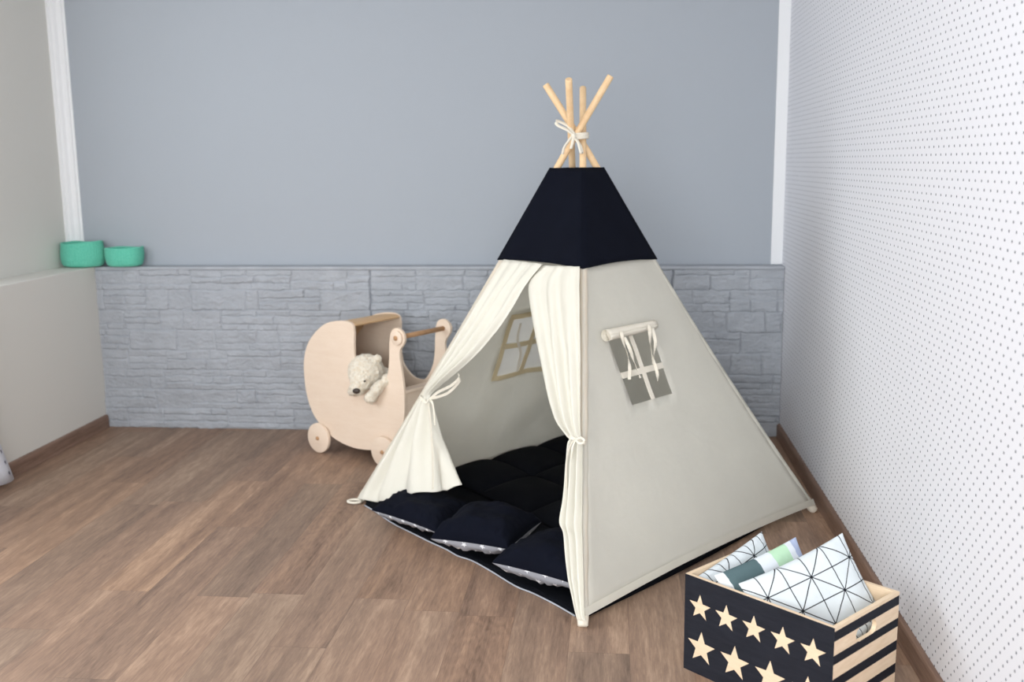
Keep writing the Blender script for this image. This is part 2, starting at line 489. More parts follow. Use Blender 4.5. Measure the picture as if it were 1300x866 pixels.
# baseboards: rounded profile
def baseboard(name, xw, sgn, ya, yb):
    prof = [(0, 0), (.018, 0), (.018, .010), (.0165, .014), (.0165, BB - .014), (.014, BB - .005), (.009, BB), (0, BB)]
    m = MB(); n = len(prof)
    vs = [(xw + sgn * a, y, b) for y in (ya, yb) for a, b in prof]
    fs = [(i, (i + 1) % n, n + (i + 1) % n, n + i) for i in range(n)] + [tuple(range(n - 1, -1, -1)), tuple(range(n, 2 * n))]
    m.add(vs, fs); structure(m.build(name, MT['base']))
baseboard('baseboard_left', 0, 1, YF, -.012)
baseboard('baseboard_right', W, -1, YF, -.012)
# vertical moulding in the left corner (ogee steps) and white strip in the right corner
m = MB()
TL_, n0 = .0853, D1
prof = [(-D2, n0 - .050), (-D2 + .014, n0 - .050), (-D2 + .020, n0 - .042), (-D2 + .034, n0 - .040), (-D2 + .046, n0 - .026), (-D2 + .056, n0 - .022), (-D2 + .070, n0 - .020), (-D2 + .076, n0 - .010), (-D2 + TL_, n0 - .008), (-D2 + TL_, n0), (-D2, n0)]
n = len(prof)
m.add([(a, b, z) for z in (HL, CEIL) for a, b in prof], [(i, (i + 1) % n, n + (i + 1) % n, n + i) for i in range(n)])
structure(m.build('trim_1', MT['trim']))
m = MB(); m.box((W - .061, D1 - .010, HL + .0), (W, D1, CEIL)); structure(m.build('trim_2', MT['trim'], bevel=.002))
m = MB(); m.box((0, -.006, HL - .020), (W - .001, D1, HL)); structure(m.build('trim_3', MT['stone'], bevel=.008, seg=3))

# stone ledger panels: a real relief
def stone_wall():
    rng = np.random.RandomState(11)
    nx, nz = 960, 232
    H = HL - .018
    xs = np.linspace(0, W - .002, nx); zs = np.linspace(0, H, nz)
    X, Z = np.meshgrid(xs, zs)
    def vnoise(sx, sz, seed):
        r = np.random.RandomState(seed); gx, gz = int(W / sx) + 3, int(1.1 / sz) + 3
        g = r.rand(gz, gx)
        fx = X / sx; fz = Z / sz; ix = fx.astype(int); iz = fz.astype(int); tx = fx - ix; tz = fz - iz
        tx = tx * tx * (3 - 2 * tx); tz = tz * tz * (3 - 2 * tz)
        return (g[iz, ix] * (1 - tx) * (1 - tz) + g[iz, ix + 1] * tx * (1 - tz) + g[iz + 1, ix] * (1 - tx) * tz + g[iz + 1, ix + 1] * tx * tz) - .5
    Xw = X + .010 * vnoise(.05, .05, 1) + .005 * vnoise(.015, .012, 2)
    Zw = Z + .006 * vnoise(.12, .06, 3) + .007 * vnoise(.03, .05, 4) + .003 * vnoise(.01, .01, 5)
    Dp = np.zeros_like(X); done = np.zeros(X.shape, bool)
    rough = .9 * vnoise(.09, .03, 6) + .6 * vnoise(.03, .014, 7) + .45 * vnoise(.012, .007, 8) + .3 * vnoise(.006, .005, 9)
    mods = 8; mh = H / mods
    stones = []
    for r in range(mods):
        za = r * mh; x = -rng.rand() * .2
        while x < W:
            w = rng.uniform(.16, .42)
            # forced panel joints seen in the photograph
            for j in (1.60, 3.27):
                if x < j < x + w and abs(r - 4) < 4: w = j - x + 1e-4
            if w < .05: w = .05
            k = rng.choice([1, 2, 2, 3, 3])
            cuts = np.sort(rng.uniform(.25, .75, k - 1)) if k == 2 else (np.array([1 / 3, 2 / 3]) + rng.uniform(-.07, .07, 2) if k == 3 else np.array([]))
            lv = [0] + list(cuts) + [1]
            for a, b in zip(lv[:-1], lv[1:]):
                xx = x
                while xx < x + w - 1e-6:
                    ww = rng.uniform(.1, .34)
                    if x + w - (xx + ww) < .06: ww = x + w - xx
                    stones.append((xx, xx + ww, za + a * mh, za + b * mh)); xx += ww
            x += w
    for (xa, xb, za, zb) in stones:
        i0 = max(0, int((xa - .03) / W * nx)); i1 = min(nx, int((xb + .03) / W * nx) + 2)
        k0 = max(0, int((za - .03) / H * nz)); k1 = min(nz, int((zb + .03) / H * nz) + 2)
        if i1 <= i0: continue
        sl = (slice(k0, k1), slice(i0, i1))
        xw, zw = Xw[sl], Zw[sl]
        inside = (xw >= xa) & (xw < xb) & (zw >= za) & (zw < zb)
        d = np.minimum(np.minimum(xw - xa, xb - xw), np.minimum(zw - za, zb - zw))
        base = rng.uniform(.002, .012); tx, tz = rng.uniform(-.012, .012), rng.uniform(-.05, .09)
        h = base + tx * (xw - (xa + xb) / 2) + tz * (zw - (za + zb) / 2) + .0062 * rough[sl]
        e = np.clip(d / .0055, 0, 1); e = e * e * (3 - 2 * e)
        h = h * (.25 + .75 * e) - .0045 * (1 - e)
        Dp[sl] = np.where(inside, h, Dp[sl]); done[sl] |= inside
    Yv = -Dp + .006
    # deep vertical joints
    for j, dz in ((1.60, (.30, H)), (3.27, (.62, H))):
        g = np.exp(-((Xw - j) / .0042) ** 2) * ((Z > dz[0]) & (Z < dz[1]))
        Yv += .016 * g
    v = np.stack([X.ravel(), Yv.ravel(), Z.ravel()], 1)
    idx = np.arange(nx * nz).reshape(nz, nx)
    f = np.stack([idx[:-1, :-1].ravel(), idx[:-1, 1:].ravel(), idx[1:, 1:].ravel(), idx[1:, :-1].ravel()], 1)
    # backing so that it has thickness
    nb = len(v)
    v = np.vstack([v, [[0, D1 - .001, 0], [W - .002, D1 - .001, 0], [W - .002, D1 - .001, H], [0, D1 - .001, H]]])
    me = bpy.data.meshes.new('wall_stone')
    faces = f.tolist() + [[nb, nb + 3, nb + 2, nb + 1]]
    faces.append([nb] + list(range(0, nx)) [::1] + [nb + 1])
    faces.append([nb + 1] + [int(q) for q in idx[:, -1]] + [nb + 2])
    faces.append([nb + 3] + [int(q) for q in idx[::-1, 0]] + [nb])
    me.from_pydata(v.tolist(), [], faces)
    me.polygons.foreach_set('use_smooth', [True] * len(f) + [False] * 4)
    me.materials.append(MT['stone']); me.update()
    o = bpy.data.objects.new('wall_stone', me); COL.objects.link(o)
    structure(o)
stone_wall()

# ================================================================== PLAY TENT
P1 = onz(740, 798); P2 = onz(455, 636); P3 = onz(1037, 650); P4 = np.array([2.79, -.095, 0.0])
T2 = ony(775, 97, -1.235); T3 = ony(693, 108, -1.193); T1 = ony(740, 112, -1.03); T4 = ony(722, 101, -1.37)
CEN = (P2 + P3) / 2
tent = empty('play_tent', (float(CEN[0]), float(CEN[1]), 0))
tag(tent, 'cream cotton teepee tent with black top cover and tied-back door curtains', 'play tent')
bpy.context.view_layer.update()
TP = []   # objects built in world space and moved under the tent
def under(o, p=None): set_parent_keep(o, tent if p is None else p); return o

def pole_pt(F, T, t, bow):
    q = F + (T - F) * t
    w = math.sin(PI * min(t / .85, 1.0)) if t < .85 else 0
    return q + np.asarray(bow) * w
Z_B0 = 1.098
BOW = {1: (0, .010, 0), 2: (.010, 0, 0), 3: (-.028, 0, 0), 4: (0, -.010, 0)}
def inw(P, d=.010):
    v = (P2 + P3) / 2 - P; v[2] = 0; return P + v / np.linalg.norm(v) * d
PO = {1: (inw(P1, .006), T1), 2: (inw(P2), T2), 3: (inw(P3), T3), 4: (inw(P4), T4)}
for i in (1, 2, 3, 4):
    F, T = PO[i]
    m = MB(); pts = [pole_pt(F, T, t, BOW[i]) for t in np.linspace(.008, 1, 40)]
    d = unit(pts[-1] - pts[-2])
    pts2 = pts + [pts[-1] + d * .0025]
    m.tube(pts2, [.0142] * (len(pts2) - 1) + [.0125], 20)
    o = under(m.build('pole', MT['pole'], smooth=False)); o.data.polygons.foreach_set('use_smooth', [len(p.vertices) == 4 for p in o.data.polygons])
    # fabric sock on the foot
    m = MB(); a = F + np.array([0, 0, .003]); b = pole_pt(F, T, .035, BOW[i])
    ax = unit(b - a)
    m.tube([a, a + ax * .004, a + ax * .02, a + ax * .045, a + ax * .055], [.013, .0175, .019, .0200, .0172], 18)
    s = under(m.build('foot_sock', MT['tie'], smooth=True)); s.data.transform(Matrix.Identity(4)); s.parent = o
    # transform data stay in tent space: pole object sits at the tent origin, so parenting keeps place

for i in (1, 2, 3, 4):
    F, T = PO[i]
    m = MB(); pts = [pole_pt(F + np.array([0, 0, .0]), T, t, BOW[i]) for t in np.linspace(.022, (Z_B0 if i else 0) / T[2], 30)]
    m.tube(pts, [.0185 + .0012 * math.sin(k * 1.7 + i) for k in range(30)], 20, cap=False)
    under(m.build('pole_sleeve', MT['cotton'], smooth=True))

def edge(i, t, off=0.0225):
    """point on the outer side of pole i at parameter t (t measured along the pole)"""
    F, T = PO[i]
    q = pole_pt(F, T, t, BOW[i])
    o = q - CEN; o[2] = 0
    r = np.linalg.norm(o)
    if r > 1e-6: q = q + o / r * off
    return q
def t_at_z(i, z):
    F, T = PO[i]; return z / T[2]

Z_H, Z_B, Z_T = .035, 1.105, 1.478
# cap ring heights by pixel on the three visible edges
def panel_frame(a, b):
    """plane of the tent face whose left edge is pole a, right edge is pole b (seen from outside)"""
    A0, B0 = edge(a, 0), edge(b, 0); At = edge(a, t_at_z(a, Z_B))
    e = unit(B0 - A0); n = unit(np.cross(e, At - A0))
    return A0, B0, e, n

def grid_panel(name, a, b, za, zb, mat, sbreak=None, vbreak=None, hole=None, sub_s=10, sub_v=26, disp=None, parent=None, sag=0.0, zv=None, thick=.0014, topdrop=0.0):
    """cloth face between pole a and pole b. sbreak/vbreak: window break lines; hole(i,j) tells an open pane"""
    A0, B0, e, n = panel_frame(a, b)
    vs_ = np.linspace(0, 1, sub_v + 1)
    if vbreak:
        pts = [0] + vbreak + [1]; vs_ = []
        for p, q in zip(pts[:-1], pts[1:]):
            k = max(2, int(round((q - p) * sub_v))); vs_ += list(np.linspace(p, q, k + 1)[:-1])
        vs_ = np.array(vs_ + [1.0])
    sb = sbreak or []
    V = []; segc = [sub_s if not sb else max(4, sub_s)] + ([3] * (len(sb) - 1) if sb else [])
    nseg = []
    for v in vs_:
        z = za + (zb - za) * v
        L = edge(a, t_at_z(a, z)); R_ = edge(b, t_at_z(b, z))
        sL = (L - A0) @ e; sR = (R_ - A0) @ e
        knots = [sL] + list(sb) + [sR]
        row = []
        for kk, (p, q) in enumerate(zip(knots[:-1], knots[1:])):
            c = sub_s if (not sb or kk in (0, len(knots) - 2)) else 3
            row += list(np.linspace(p, q, c + 1)[:-1])
            if v == vs_[0]: nseg.append(c)
        row.append(sR)
        for s in row:
            f = (s - sL) / (sR - sL)
            P = L + (R_ - L) * f
            bell = math.sin(PI * f)
            if v < .06: P = P + np.array([0, 0, sag * bell * (1 - v / .06)])
            if topdrop and v > .94: P = P + np.array([0, 0, topdrop * bell * (v - .94) / .06])
            if disp is not None: P = P + n * disp(s, v, f, P) * min(1, bell * 3)
            V.append(P)
    nc = sum(nseg) + 1; nr = len(vs_)
    ids = []; 
    for k, c in enumerate(nseg): ids += [k] * c
    vid = []
    if vbreak:
        pts = [0] + vbreak + [1]
        for q in (vs_[:-1] + vs_[1:]) / 2: vid.append(sum(1 for w in pts[1:-1] if q > w))
    F = []
    for j in range(nr - 1):
        for i in range(nc - 1):
            if hole and hole(ids[i], vid[j]): continue
            F.append((j * nc + i, j * nc + i + 1, (j + 1) * nc + i + 1, (j + 1) * nc + i))
    o = mesh_obj(name, V, F, mat, None, True)
    if thick:
        sm = o.modifiers.new('solid', 'SOLIDIFY'); sm.thickness = thick; sm.offset = 0
    under(o, parent)
    return o

def soft(s, v, f, P):
    return .010 * fn(P, 2.3, 3.1) + .0045 * fn(P, 6.5, 7.7) + .002 * fn(P, 15, 1.7)

# window on the right face (between pole 1 and pole 3)
A0r, B0r, er, nr_ = panel_frame(1, 3)
def loc_r(px):
    q = onp(px, A0r, nr_); return float((q - A0r) @ er), float((q[2] - Z_H) / (Z_B - Z_H))
c_tl, c_bl, c_br, c_tr = loc_r((777, 432)), loc_r((803.7, 516.5)), loc_r((855.4, 503)), loc_r((831, 424))
hl = loc_r((796, 479)); hr = loc_r((843, 467)); vb = loc_r((832, 508))
sl0 = (c_tl[0] + c_bl[0]) / 2; sl1 = (c_br[0] + c_tr[0]) / 2; smid = (sl0 + sl1) / 2
vt_, vb_ = (c_tl[1] + c_tr[1]) / 2, (c_bl[1] + c_br[1]) / 2; vm = (hl[1] + hr[1]) / 2
SB = [sl0, smid - .0095, smid + .0095, sl1]; VB = [vb_, vm - .010, vm + .010, vt_]
grid_panel('right_panel', 1, 3, Z_H, Z_B + .01, MT['cotton'], SB, VB, lambda i, j: i in (1, 3) and j in (1, 3), disp=soft, sag=.022)
right_panel = tent.children[-1]

def on_right(s, v, off=0.0):
    z = Z_H + (Z_B + .01 - Z_H) * v
    L = edge(1, t_at_z(1, z)); R_ = edge(3, t_at_z(3, z))
    sL = (L - A0r) @ er; sR = (R_ - A0r) @ er; f = (s - sL) / (sR - sL)
    P = L + (R_ - L) * f
    P = P + nr_ * (soft(s, v, f, P) * min(1, math.sin(PI * f) * 3))
    return P + nr_ * off
# window bars (tape cross and border) stitched over the opening
def window_frame(fnc, sl, sr, vlo, vmid, vhi, smid, width, mat, parent, off, name='window_cross', border=True, vz=1.07):
    m = MB()
    def strip(p0, p1):
        pts = [fnc(p0[0] + (p1[0] - p0[0]) * t, p0[1] + (p1[1] - p0[1]) * t, off) for t in np.linspace(0, 1, 12)]
        n = nr_ if fnc is on_right else nl_
        d = unit(pts[-1] - pts[0]); m.ribbon(pts, np.cross(n, d), width, .002)
    strip((smid, vlo), (smid, vhi)); strip((sl, vmid), (sr, vmid))
    if border:
        h = width * .4
        strip((sl - h, vlo), (sr + h, vlo)); strip((sl - h, vhi), (sr + h, vhi)); strip((sl, vlo), (sl, vhi)); strip((sr, vlo), (sr, vhi))
    o = under(m.build(name, mat), None); o.parent = parent
    return o
window_frame(on_right, sl0, sl1, vb_, vm, vt_, smid, .024, MT['tie'], right_panel, .002, border=False)
# rolled-up flap above the opening, with a spiral end
ra = on_right(sl0 - .035, vt_ + .012, .024); rb = on_right(sl1 + .012, vt_ + .014, .024)
m = MB(); ax = unit(rb - ra); q1 = unit(np.cross(ax, nr_)); q2 = np.cross(q1, ax)
vs = []; N = 46; M = 14
for j in range(M + 1):
    t = j / M
    for k in range(N + 1):
        w = 2 * PI * 3.2 * k / N; r = (.0055 + .0185 * k / N) * (1 - .22 * t) * (1 + .07 * fn((t * 6, k * .3, 0), 1.0, 2))
        vs.append(ra + (rb - ra) * t + (q1 * math.cos(w) + q2 * math.sin(w)) * r)
fs = [(j * (N + 1) + k, j * (N + 1) + k + 1, (j + 1) * (N + 1) + k + 1, (j + 1) * (N + 1) + k) for j in range(M) for k in range(N)]
m.add(vs, fs); o = m.build('rolled_flap', MT['tie'], smooth=True)
sm = o.modifiers.new('solid', 'SOLIDIFY'); sm.thickness = .002; under(o); o.parent = right_panel
# hanging tie tapes
def px_r(x, y, off): return onp((x, y), A0r + nr_ * off, nr_)
for pl in ([(789, 421), (790, 428), (795, 445), (799, 462), (799, 482)], [(793, 428), (800, 444), (806, 462), (813, 480)],
           [(824, 412), (825, 424), (826, 440), (829, 456), (834, 472), (835, 485)], [(828, 416), (832, 434), (830, 452), (829, 462)]):
    off = .05
    pts = spline([px_r(x, y, .046 if i < 2 else .018) for i, (x, y) in enumerate(pl)], 6)
    m = MB(); m.ribbon(pts, [er * math.cos(.9 * math.sin(k * .35)) + nr_ * math.sin(.9 * math.sin(k * .35)) for k in range(len(pts))], .0125, .0012)
    o = under(m.build('tie_tape', MT['tie'])); o.parent = right_panel

# inner / back-left face (between pole 4 and pole 2) with its window and the flap hanging closed outside
A0l, B0l, el, nl_ = panel_frame(4, 2)
def loc_l(px):
    q = onp(px, A0l, nl_); return float((q - A0l) @ el), float((q[2] - .010) / (Z_B - .010))
def folds_l(s, v, f, P):
    base = .020 * fn(P, 2.2, 9.1) + .010 * fn(P, 6, 4.4) + .004 * fn(P, 14, 2.4)
    # long soft creases running down to the corner
    return base + .010 * math.sin(s * 16 + v * 9 + 2 * fn(P, 3, 5)) * max(0, 1 - abs(v - .32) * 2.2)
k1, k2, k3, k4 = loc_l((623, 479)), loc_l((699, 466)), loc_l((706, 398)), loc_l((649, 400))
ll0 = (k2[0] + k3[0]) / 2; ll1 = (k1[0] + k4[0]) / 2; lvb = (k1[1] + k2[1]) / 2; lvt = (k3[1] + k4[1]) / 2
if ll0 > ll1: ll0, ll1 = ll1, ll0
lmid = (ll0 + ll1) / 2 - .0; lvm = (loc_l((628, 439))[1] + loc_l((700, 433))[1]) / 2
SBl = [ll0, lmid - .011, lmid + .011, ll1]; VBl = [lvb, lvm - .011, lvm + .011, lvt]
grid_panel('back_left_panel', 4, 2, .010, Z_B + .01, MT['cotton'], SBl, VBl, lambda i, j: i in (1, 3) and j in (1, 3), disp=folds_l, sag=.0)
left_panel = tent.children[-1]
def on_left(s, v, off=0.0):
    z = .010 + (Z_B + .01 - .010) * v
    L = edge(4, t_at_z(4, z)); R_ = edge(2, t_at_z(2, z))
    sL = (L - A0l) @ el; sR = (R_ - A0l) @ el; f = (s - sL) / (sR - sL)
    P = L + (R_ - L) * f
    return P + nl_ * (folds_l(s, v, f, P) * min(1, math.sin(PI * f) * 3) + off)
window_frame(on_left, ll0, ll1, lvb, lvm, lvt, lmid, .026, MT['tape'], left_panel, -.004)
V = []; G = 14
for j in range(G + 1):
    for i in range(G + 1):
        V.append(on_left(ll0 - .02 + (ll1 - ll0 + .04) * i / G, lvb - .02 + (lvt - lvb + .05) * j / G, .012 + .004 * math.sin(i * .9 + j * .3)))
F = [(j * (G + 1) + i, j * (G + 1) + i + 1, (j + 1) * (G + 1) + i + 1, (j + 1) * (G + 1) + i) for j in range(G) for i in range(G)]
o = mesh_obj('window_flap', V, F, mat_fabric('thin_cotton_flap', srgb(240, 238, 230), .55, .9, .02), None, True); under(o); o.parent = left_panel
# loose tape hanging inside in front of the window bars
pts = spline([onp(p, A0l - nl_ * (.02 if i else .006), nl_) for i, p in enumerate([(661, 411), (657, 430), (661, 447), (659, 460), (657, 472)])], 6)
m = MB(); m.ribbon(pts, el, .014, .0012); o = under(m.build('tie_tape', MT['tie'])); o.parent = left_panel
# back-right face
grid_panel('back_right_panel', 3, 4, Z_H, Z_B + .01, MT['cotton'], disp=soft, sag=.01)

# hems: doubled strip along the bottom of the right face
m = MB(); pts = []
for f in np.linspace(.004, .996, 40):
    L = edge(1, t_at_z(1, Z_H)); R_ = edge(3, t_at_z(3, Z_H)); P = L + (R_ - L) * f
    P = P + np.array([0, 0, .022 * math.sin(PI * f) + .012]) + nr_ * (.0016 + soft(0, 0, f, P) * min(1, math.sin(PI * f) * 3))
    pts.append(P)
upv = unit(edge(1, .5) - edge(1, 0))
m.ribbon(pts, upv, .026, .0016); o = under(m.build('hem', MT['cotton'])); o.parent = right_panel

# black top cover: four trapezoids, one cloth
V = []; F = []; NS, NV = 12, 14
order = [2, 1, 3, 4]
for a, b in ((2, 1), (1, 3), (3, 4), (4, 2)):
    base = len(V)
    A0, B0, e, n = panel_frame(a, b)
    for j in range(NV + 1):
        v = j / NV; z = Z_B - .012 + (Z_T - Z_B + .012) * v
        L = edge(a, t_at_z(a, z), .031); R_ = edge(b, t_at_z(b, z), .031)
        for i in range(NS + 1):
            f = i / NS; P = L + (R_ - L) * f
            bell = math.sin(PI * f)
            P = P + n * (.006 * fn(P, 5, 2.2) + .003 * fn(P, 14, 5.2)) * min(1, 3 * bell)
            P = P + np.array([0, 0, .010 * bell * (1 - v) ** 2])
            V.append(P)
    for j in range(NV):
        for i in range(NS):
            q = base + j * (NS + 1) + i; F.append((q, q + 1, q + NS + 2, q + NS + 1))
o = mesh_obj('top_cover', V, F, MT['black'], None, True)
sm = o.modifiers.new('solid', 'SOLIDIFY'); sm.thickness = .002; sm.offset = 0
under(o)

# ---------------- door curtains: rows of points measured on the front face
A0f, B0f, ef, nf_ = panel_frame(2, 1)
def curtain(name, rows, amps, folds, phase, flip=False, lift=None, ncol=90, sub=7):
    def rs(row, n):
        P = [onp(p, A0f, nf_) for p in row]
        seg = [0]
        for a, b in zip(P[:-1], P[1:]): seg.append(seg[-1] + np.linalg.norm(b - a))
        S = seg[-1]; out = []
        for t in np.linspace(0, S, n):
            k = min(len(P) - 2, max(i for i in range(len(seg)) if seg[i] <= t + 1e-9)); k = min(k, len(P) - 2)
            f = (t - seg[k]) / max(1e-9, seg[k + 1] - seg[k]); out.append(P[k] + (P[k + 1] - P[k]) * f)
        return out
    R0 = [np.array(rs(r, ncol)).ravel() for r in rows]
    R1 = spline(R0, sub); A = spline([np.array([a]) for a in amps], sub)
    LI = spline([np.array([a]) for a in (lift or [0] * len(rows))], sub)
    V = []; nr = len(R1)
    for j, r in enumerate(R1):
        P = r.reshape(ncol, 3); amp = float(A[j][0]); lf = float(LI[j][0])
        for i in range(ncol):
            u = i / (ncol - 1)
            ph = 2 * PI * folds * u + phase + .9 * math.sin(3.1 * u + j * .02) + 1.2 * fn((u * 2.2, j * .025, phase), 1.0, 1)
            w = math.sin(ph); w = math.copysign(abs(w) ** .8, w)
            prof = w * (.75 + .5 * fn((u * 5, j * .01, 3), 1, 4))
            edgew = min(1, u * 8 if not flip else (1 - u) * 8)
            V.append(P[i] + nf_ * (1.45 * amp * prof * edgew + lf * u + .006 + .002 * fn(P[i], 18, 2)))
    F = [(j * ncol + i, j * ncol + i + 1, (j + 1) * ncol + i + 1, (j + 1) * ncol + i) for j in range(nr - 1) for i in range(ncol - 1)]
    o = mesh_obj(name, V, F, MT['curtain'], None, True)
    sm = o.modifiers.new('solid', 'SOLIDIFY'); sm.thickness = .0016; sm.offset = 0
    under(o); return o

rowsL = [[(641, 330), (692, 337)], [(613, 374), (670, 363)], [(590, 412), (647, 401)], [(571, 444), (628, 427)], [(556, 470), (604, 455)],
         [(544, 490), (575, 481)], [(537, 502), (552, 499)], [(533, 508), (548, 508)], [(526, 519), (551, 518)], [(506, 552), (555, 547)],
         [(486, 585), (563, 571)], [(463, 622), (573, 600)],
         [(456, 634), (478, 637), (500, 636), (518, 629), (535, 623), (550, 621), (565, 622), (578, 613)]]
curtL = curtain('door_curtain', rowsL, [.002, .007, .010, .012, .013, .013, .008, .006, .012, .020, .022, .020, .018], 3.6, .5,
                lift=[.012, .012, .012, .014, .018, .02, .012, .006, .0, -.015, -.026, -.036, -.038])
rowsR = [[(737, 339), (688, 337)], [(737, 365), (671, 361)], [(737.5, 420), (680, 418)], [(738, 450), (687, 445)], [(738, 501), (700, 501)],
         [(738, 535), (711, 535)], [(739, 553), (723, 554)], [(741, 560), (726, 559)], [(741, 568), (724, 567)], [(740.5, 600), (721, 600)],
         [(740, 640), (718, 638)], [(740, 668), (714, 664)], [(741, 692), (719, 680)], [(742, 735), (723, 726)], [(743, 778), (731, 768)], [(745, 789), (735, 787)]]
curtR = curtain('door_curtain', rowsR, [.002, .006, .009, .011, .012, .010, .006, .005, .010, .013, .013, .012, .011, .009, .006, .004], 3.2, 2.2,
                lift=[-.008, -.006, .0, .004, .010, .014, .012, .006, .004, .0, .0, .0, .0, .0, 0, 0])
# stitched double hem on the free edge of the left curtain
def fp(x, y, off=0.0): return onp((x, y), A0f + nf_ * off, nf_)
m = MB(); pts = spline([fp(544, 512, .032), fp(547, 540, .036), fp(549, 572, .03), fp(549.5, 600, .022), fp(549.5, 621, .018)], 6)
m.ribbon(pts, unit(ef + .25 * nf_), .017, .002); o = under(m.build('hem_strip', MT['tie'])); o.parent = curtL
m = MB(); pts = spline([fp(546, 511, .026), fp(551, 530, .03), fp(556, 545, .02)], 6)
# ties
def ring(c, a, b, ra, rb, r=.0045, n=36):
    return [c + a * ra * math.cos(w) + b * rb * math.sin(w) for w in np.linspace(0, 2 * PI, n)]
m = MB(); c = fp(540.5, 508, .0)
m.ribbon(ring(c, unit(ef - .35 * np.array([0, 0, 1])), nf_, .030, .024), np.cross(nf_, ef), .012, .0025)
o = under(m.build('tie_band', MT['tie'])); o.parent = curtL
m = MB()
m.ribbon(spline([fp(546, 507, .03), fp(556, 498, .04), fp(572, 490, .045), fp(583, 480, .04), fp(582, 476, .035), fp(583, 484, .03), fp(570, 498, .03), fp(556, 504, .03), fp(546, 506, .03)], 8), nf_ * .3 + np.array([0, 0, 1]), .011, .0012)
m.ribbon(spline([fp(545, 507, .032), fp(549, 512, .04), fp(551, 524, .036), fp(552, 540, .03)], 8), ef, .010, .0012)
m.ribbon(spline([fp(544, 507, .03), fp(541, 512, .04), fp(539, 508, .034)], 8), ef, .008, .0012)
o = under(m.build('tie_bow', MT['tie'])); o.parent = curtL
m = MB(); c = fp(733, 558.5, -.002)
m.ribbon(ring(c, unit(ef - .1 * np.array([0, 0, 1])), nf_, .036, .026), np.cross(nf_, ef), .012, .0025)
o = under(m.build('tie_band', MT['tie'])); o.parent = curtR
m = MB()
m.ribbon(spline([fp(731, 558, .032), fp(726, 562, .036), fp(721, 575, .03), fp(719, 595, .025), fp(719.5, 620, .02)], 8), ef * .8 + nf_ * .3, .009, .0012)
m.ribbon(spline([fp(731, 558, .034), fp(738, 556, .038), fp(742, 561, .036), fp(736, 563, .034), fp(731, 559, .034)], 6), np.cross(nf_, ef), .008, .0012)
m.ribbon(spline([fp(730, 559, .034), fp(727, 568, .036), fp(725, 582, .032)], 6), ef, .008, .0012)
o = under(m.build('tie_bow', MT['tie'])); o.parent = curtR

# corner cord loops at the feet
for cx_, cy_ in ((455, 636),):
    m = MB(); c = onz(cx_, cy_, .008)
    s_ = -1 if cx_ < 700 else 1
    c = c + np.array([s_ * .016, -.006, 0])
    m.tube(ring(c, np.array([1.0, 0, 0]), np.array([0, 1.0, 0]), .030, .022), .006, 8)
    under(m.build('foot_cord', MT['tie'], smooth=True))

# cord tied around the crossing poles
m = MB(); kc = ony(733, 173, -1.245); kc2 = np.array([2.803, -1.215, kc[2]])
for dz in (-.008, 0.0, .009):
    m.tube(ring(kc2 + np.array([0, 0, dz]), np.array([1.0, 0, .08]), np.array([0, 1.0, 0]), .036, .044), .0052, 8)
m.ribbon(ring(kc2 + np.array([0, 0, 0]), np.array([1.0, 0, .12]), np.array([0, 1.0, 0]), .038, .046), (0, 0, 1), .020, .003)
yk = -1.265
m.ribbon(spline([ony(729, 172, yk), ony(720, 165, yk - .01), ony(708, 159, yk - .01), ony(706, 154, yk), ony(712, 155, yk + .01), ony(722, 161, yk + .005), ony(729, 170, yk)], 7), np.array([.2, .5, 1.0]), .0125, .0018)
m.ribbon(spline([ony(728, 173, yk), ony(734, 181, yk - .01), ony(737, 192, yk - .012), ony(739, 194, yk - .008), ony(737, 186, yk - .008), ony(732, 177, yk)], 7), np.array([1.0, .3, .1]), .012, .0018)
m.ribbon(spline([ony(727, 172, yk), ony(721, 180, yk - .005), ony(716, 188, yk), ony(714, 196, yk)], 7), np.array([1.0, .3, .1]), .010, .0018)
m.ribbon(spline([ony(728, 173, yk), ony(727, 180, yk - .012), ony(725, 189, yk - .01)], 7), np.array([1.0, .3, .1]), .0125, .0018)
m.tube([ony(727.5, 170, yk - .004), ony(729.5, 176, yk - .004)], [.009, .008], 10)
under(m.build('pole_cord', MT['tie'], smooth=True))

# ================================================================== FLOOR MAT, MATTRESS AND CUSHIONS
fe = [(464, 641), (479, 650), (500, 664), (531, 679.5), (547, 687.5), (568, 697), (582, 705), (600, 711), (622, 723), (655, 743), (678, 752.5), (705, 766), (731, 781)]
fpts = [onz(x, y, .006) for x, y in fe]
fs_ = spline([p for p in fpts], 4)
inn = unit(np.array([P3[0] - P1[0], P3[1] - P1[1], 0]))
R0_ = P1 + np.array([-.004, .062, 0]); R1_ = P3 + np.array([-.135, -.030, 0.0])
ring_ = [np.array([p[0], p[1], 0]) for p in fs_]
nright = 14; side = [R0_ + (R1_ - R0_) * t + np.array([.012, -.014, 0]) * math.sin(PI * t) for t in np.linspace(0, 1, nright)]
backc = [P3 + np.array([-.1, .05, 0]), P4 + np.array([.05, -.12, 0]), P4 + np.array([-.02, -.05, 0]), P2 + np.array([.035, .03, 0])]
outline = ring_ + side + backc
cen = np.mean(outline, axis=0)
V = []; F = []; n = len(outline)
for lvl, (sc_, z) in enumerate(((.998, .001), (1.0, .004), (1.0, .009), (.996, .0125), (.9, .014), (.5, .015))):
    for p in outline:
        q = cen + (p - cen) * sc_; V.append((q[0], q[1], z))
V.append((cen[0], cen[1], .015)); L = 6
for l in range(L - 1):
    for i in range(n): F.append((l * n + i, l * n + (i + 1) % n, (l + 1) * n + (i + 1) % n, (l + 1) * n + i))
for i in range(n): F.append(((L - 1) * n + i, (L - 1) * n + (i + 1) % n, L * n))
F.append(tuple(range(n - 1, -1, -1)))
mat_ = mesh_obj('floor_mat', V, F, MT['mat'], None, True)
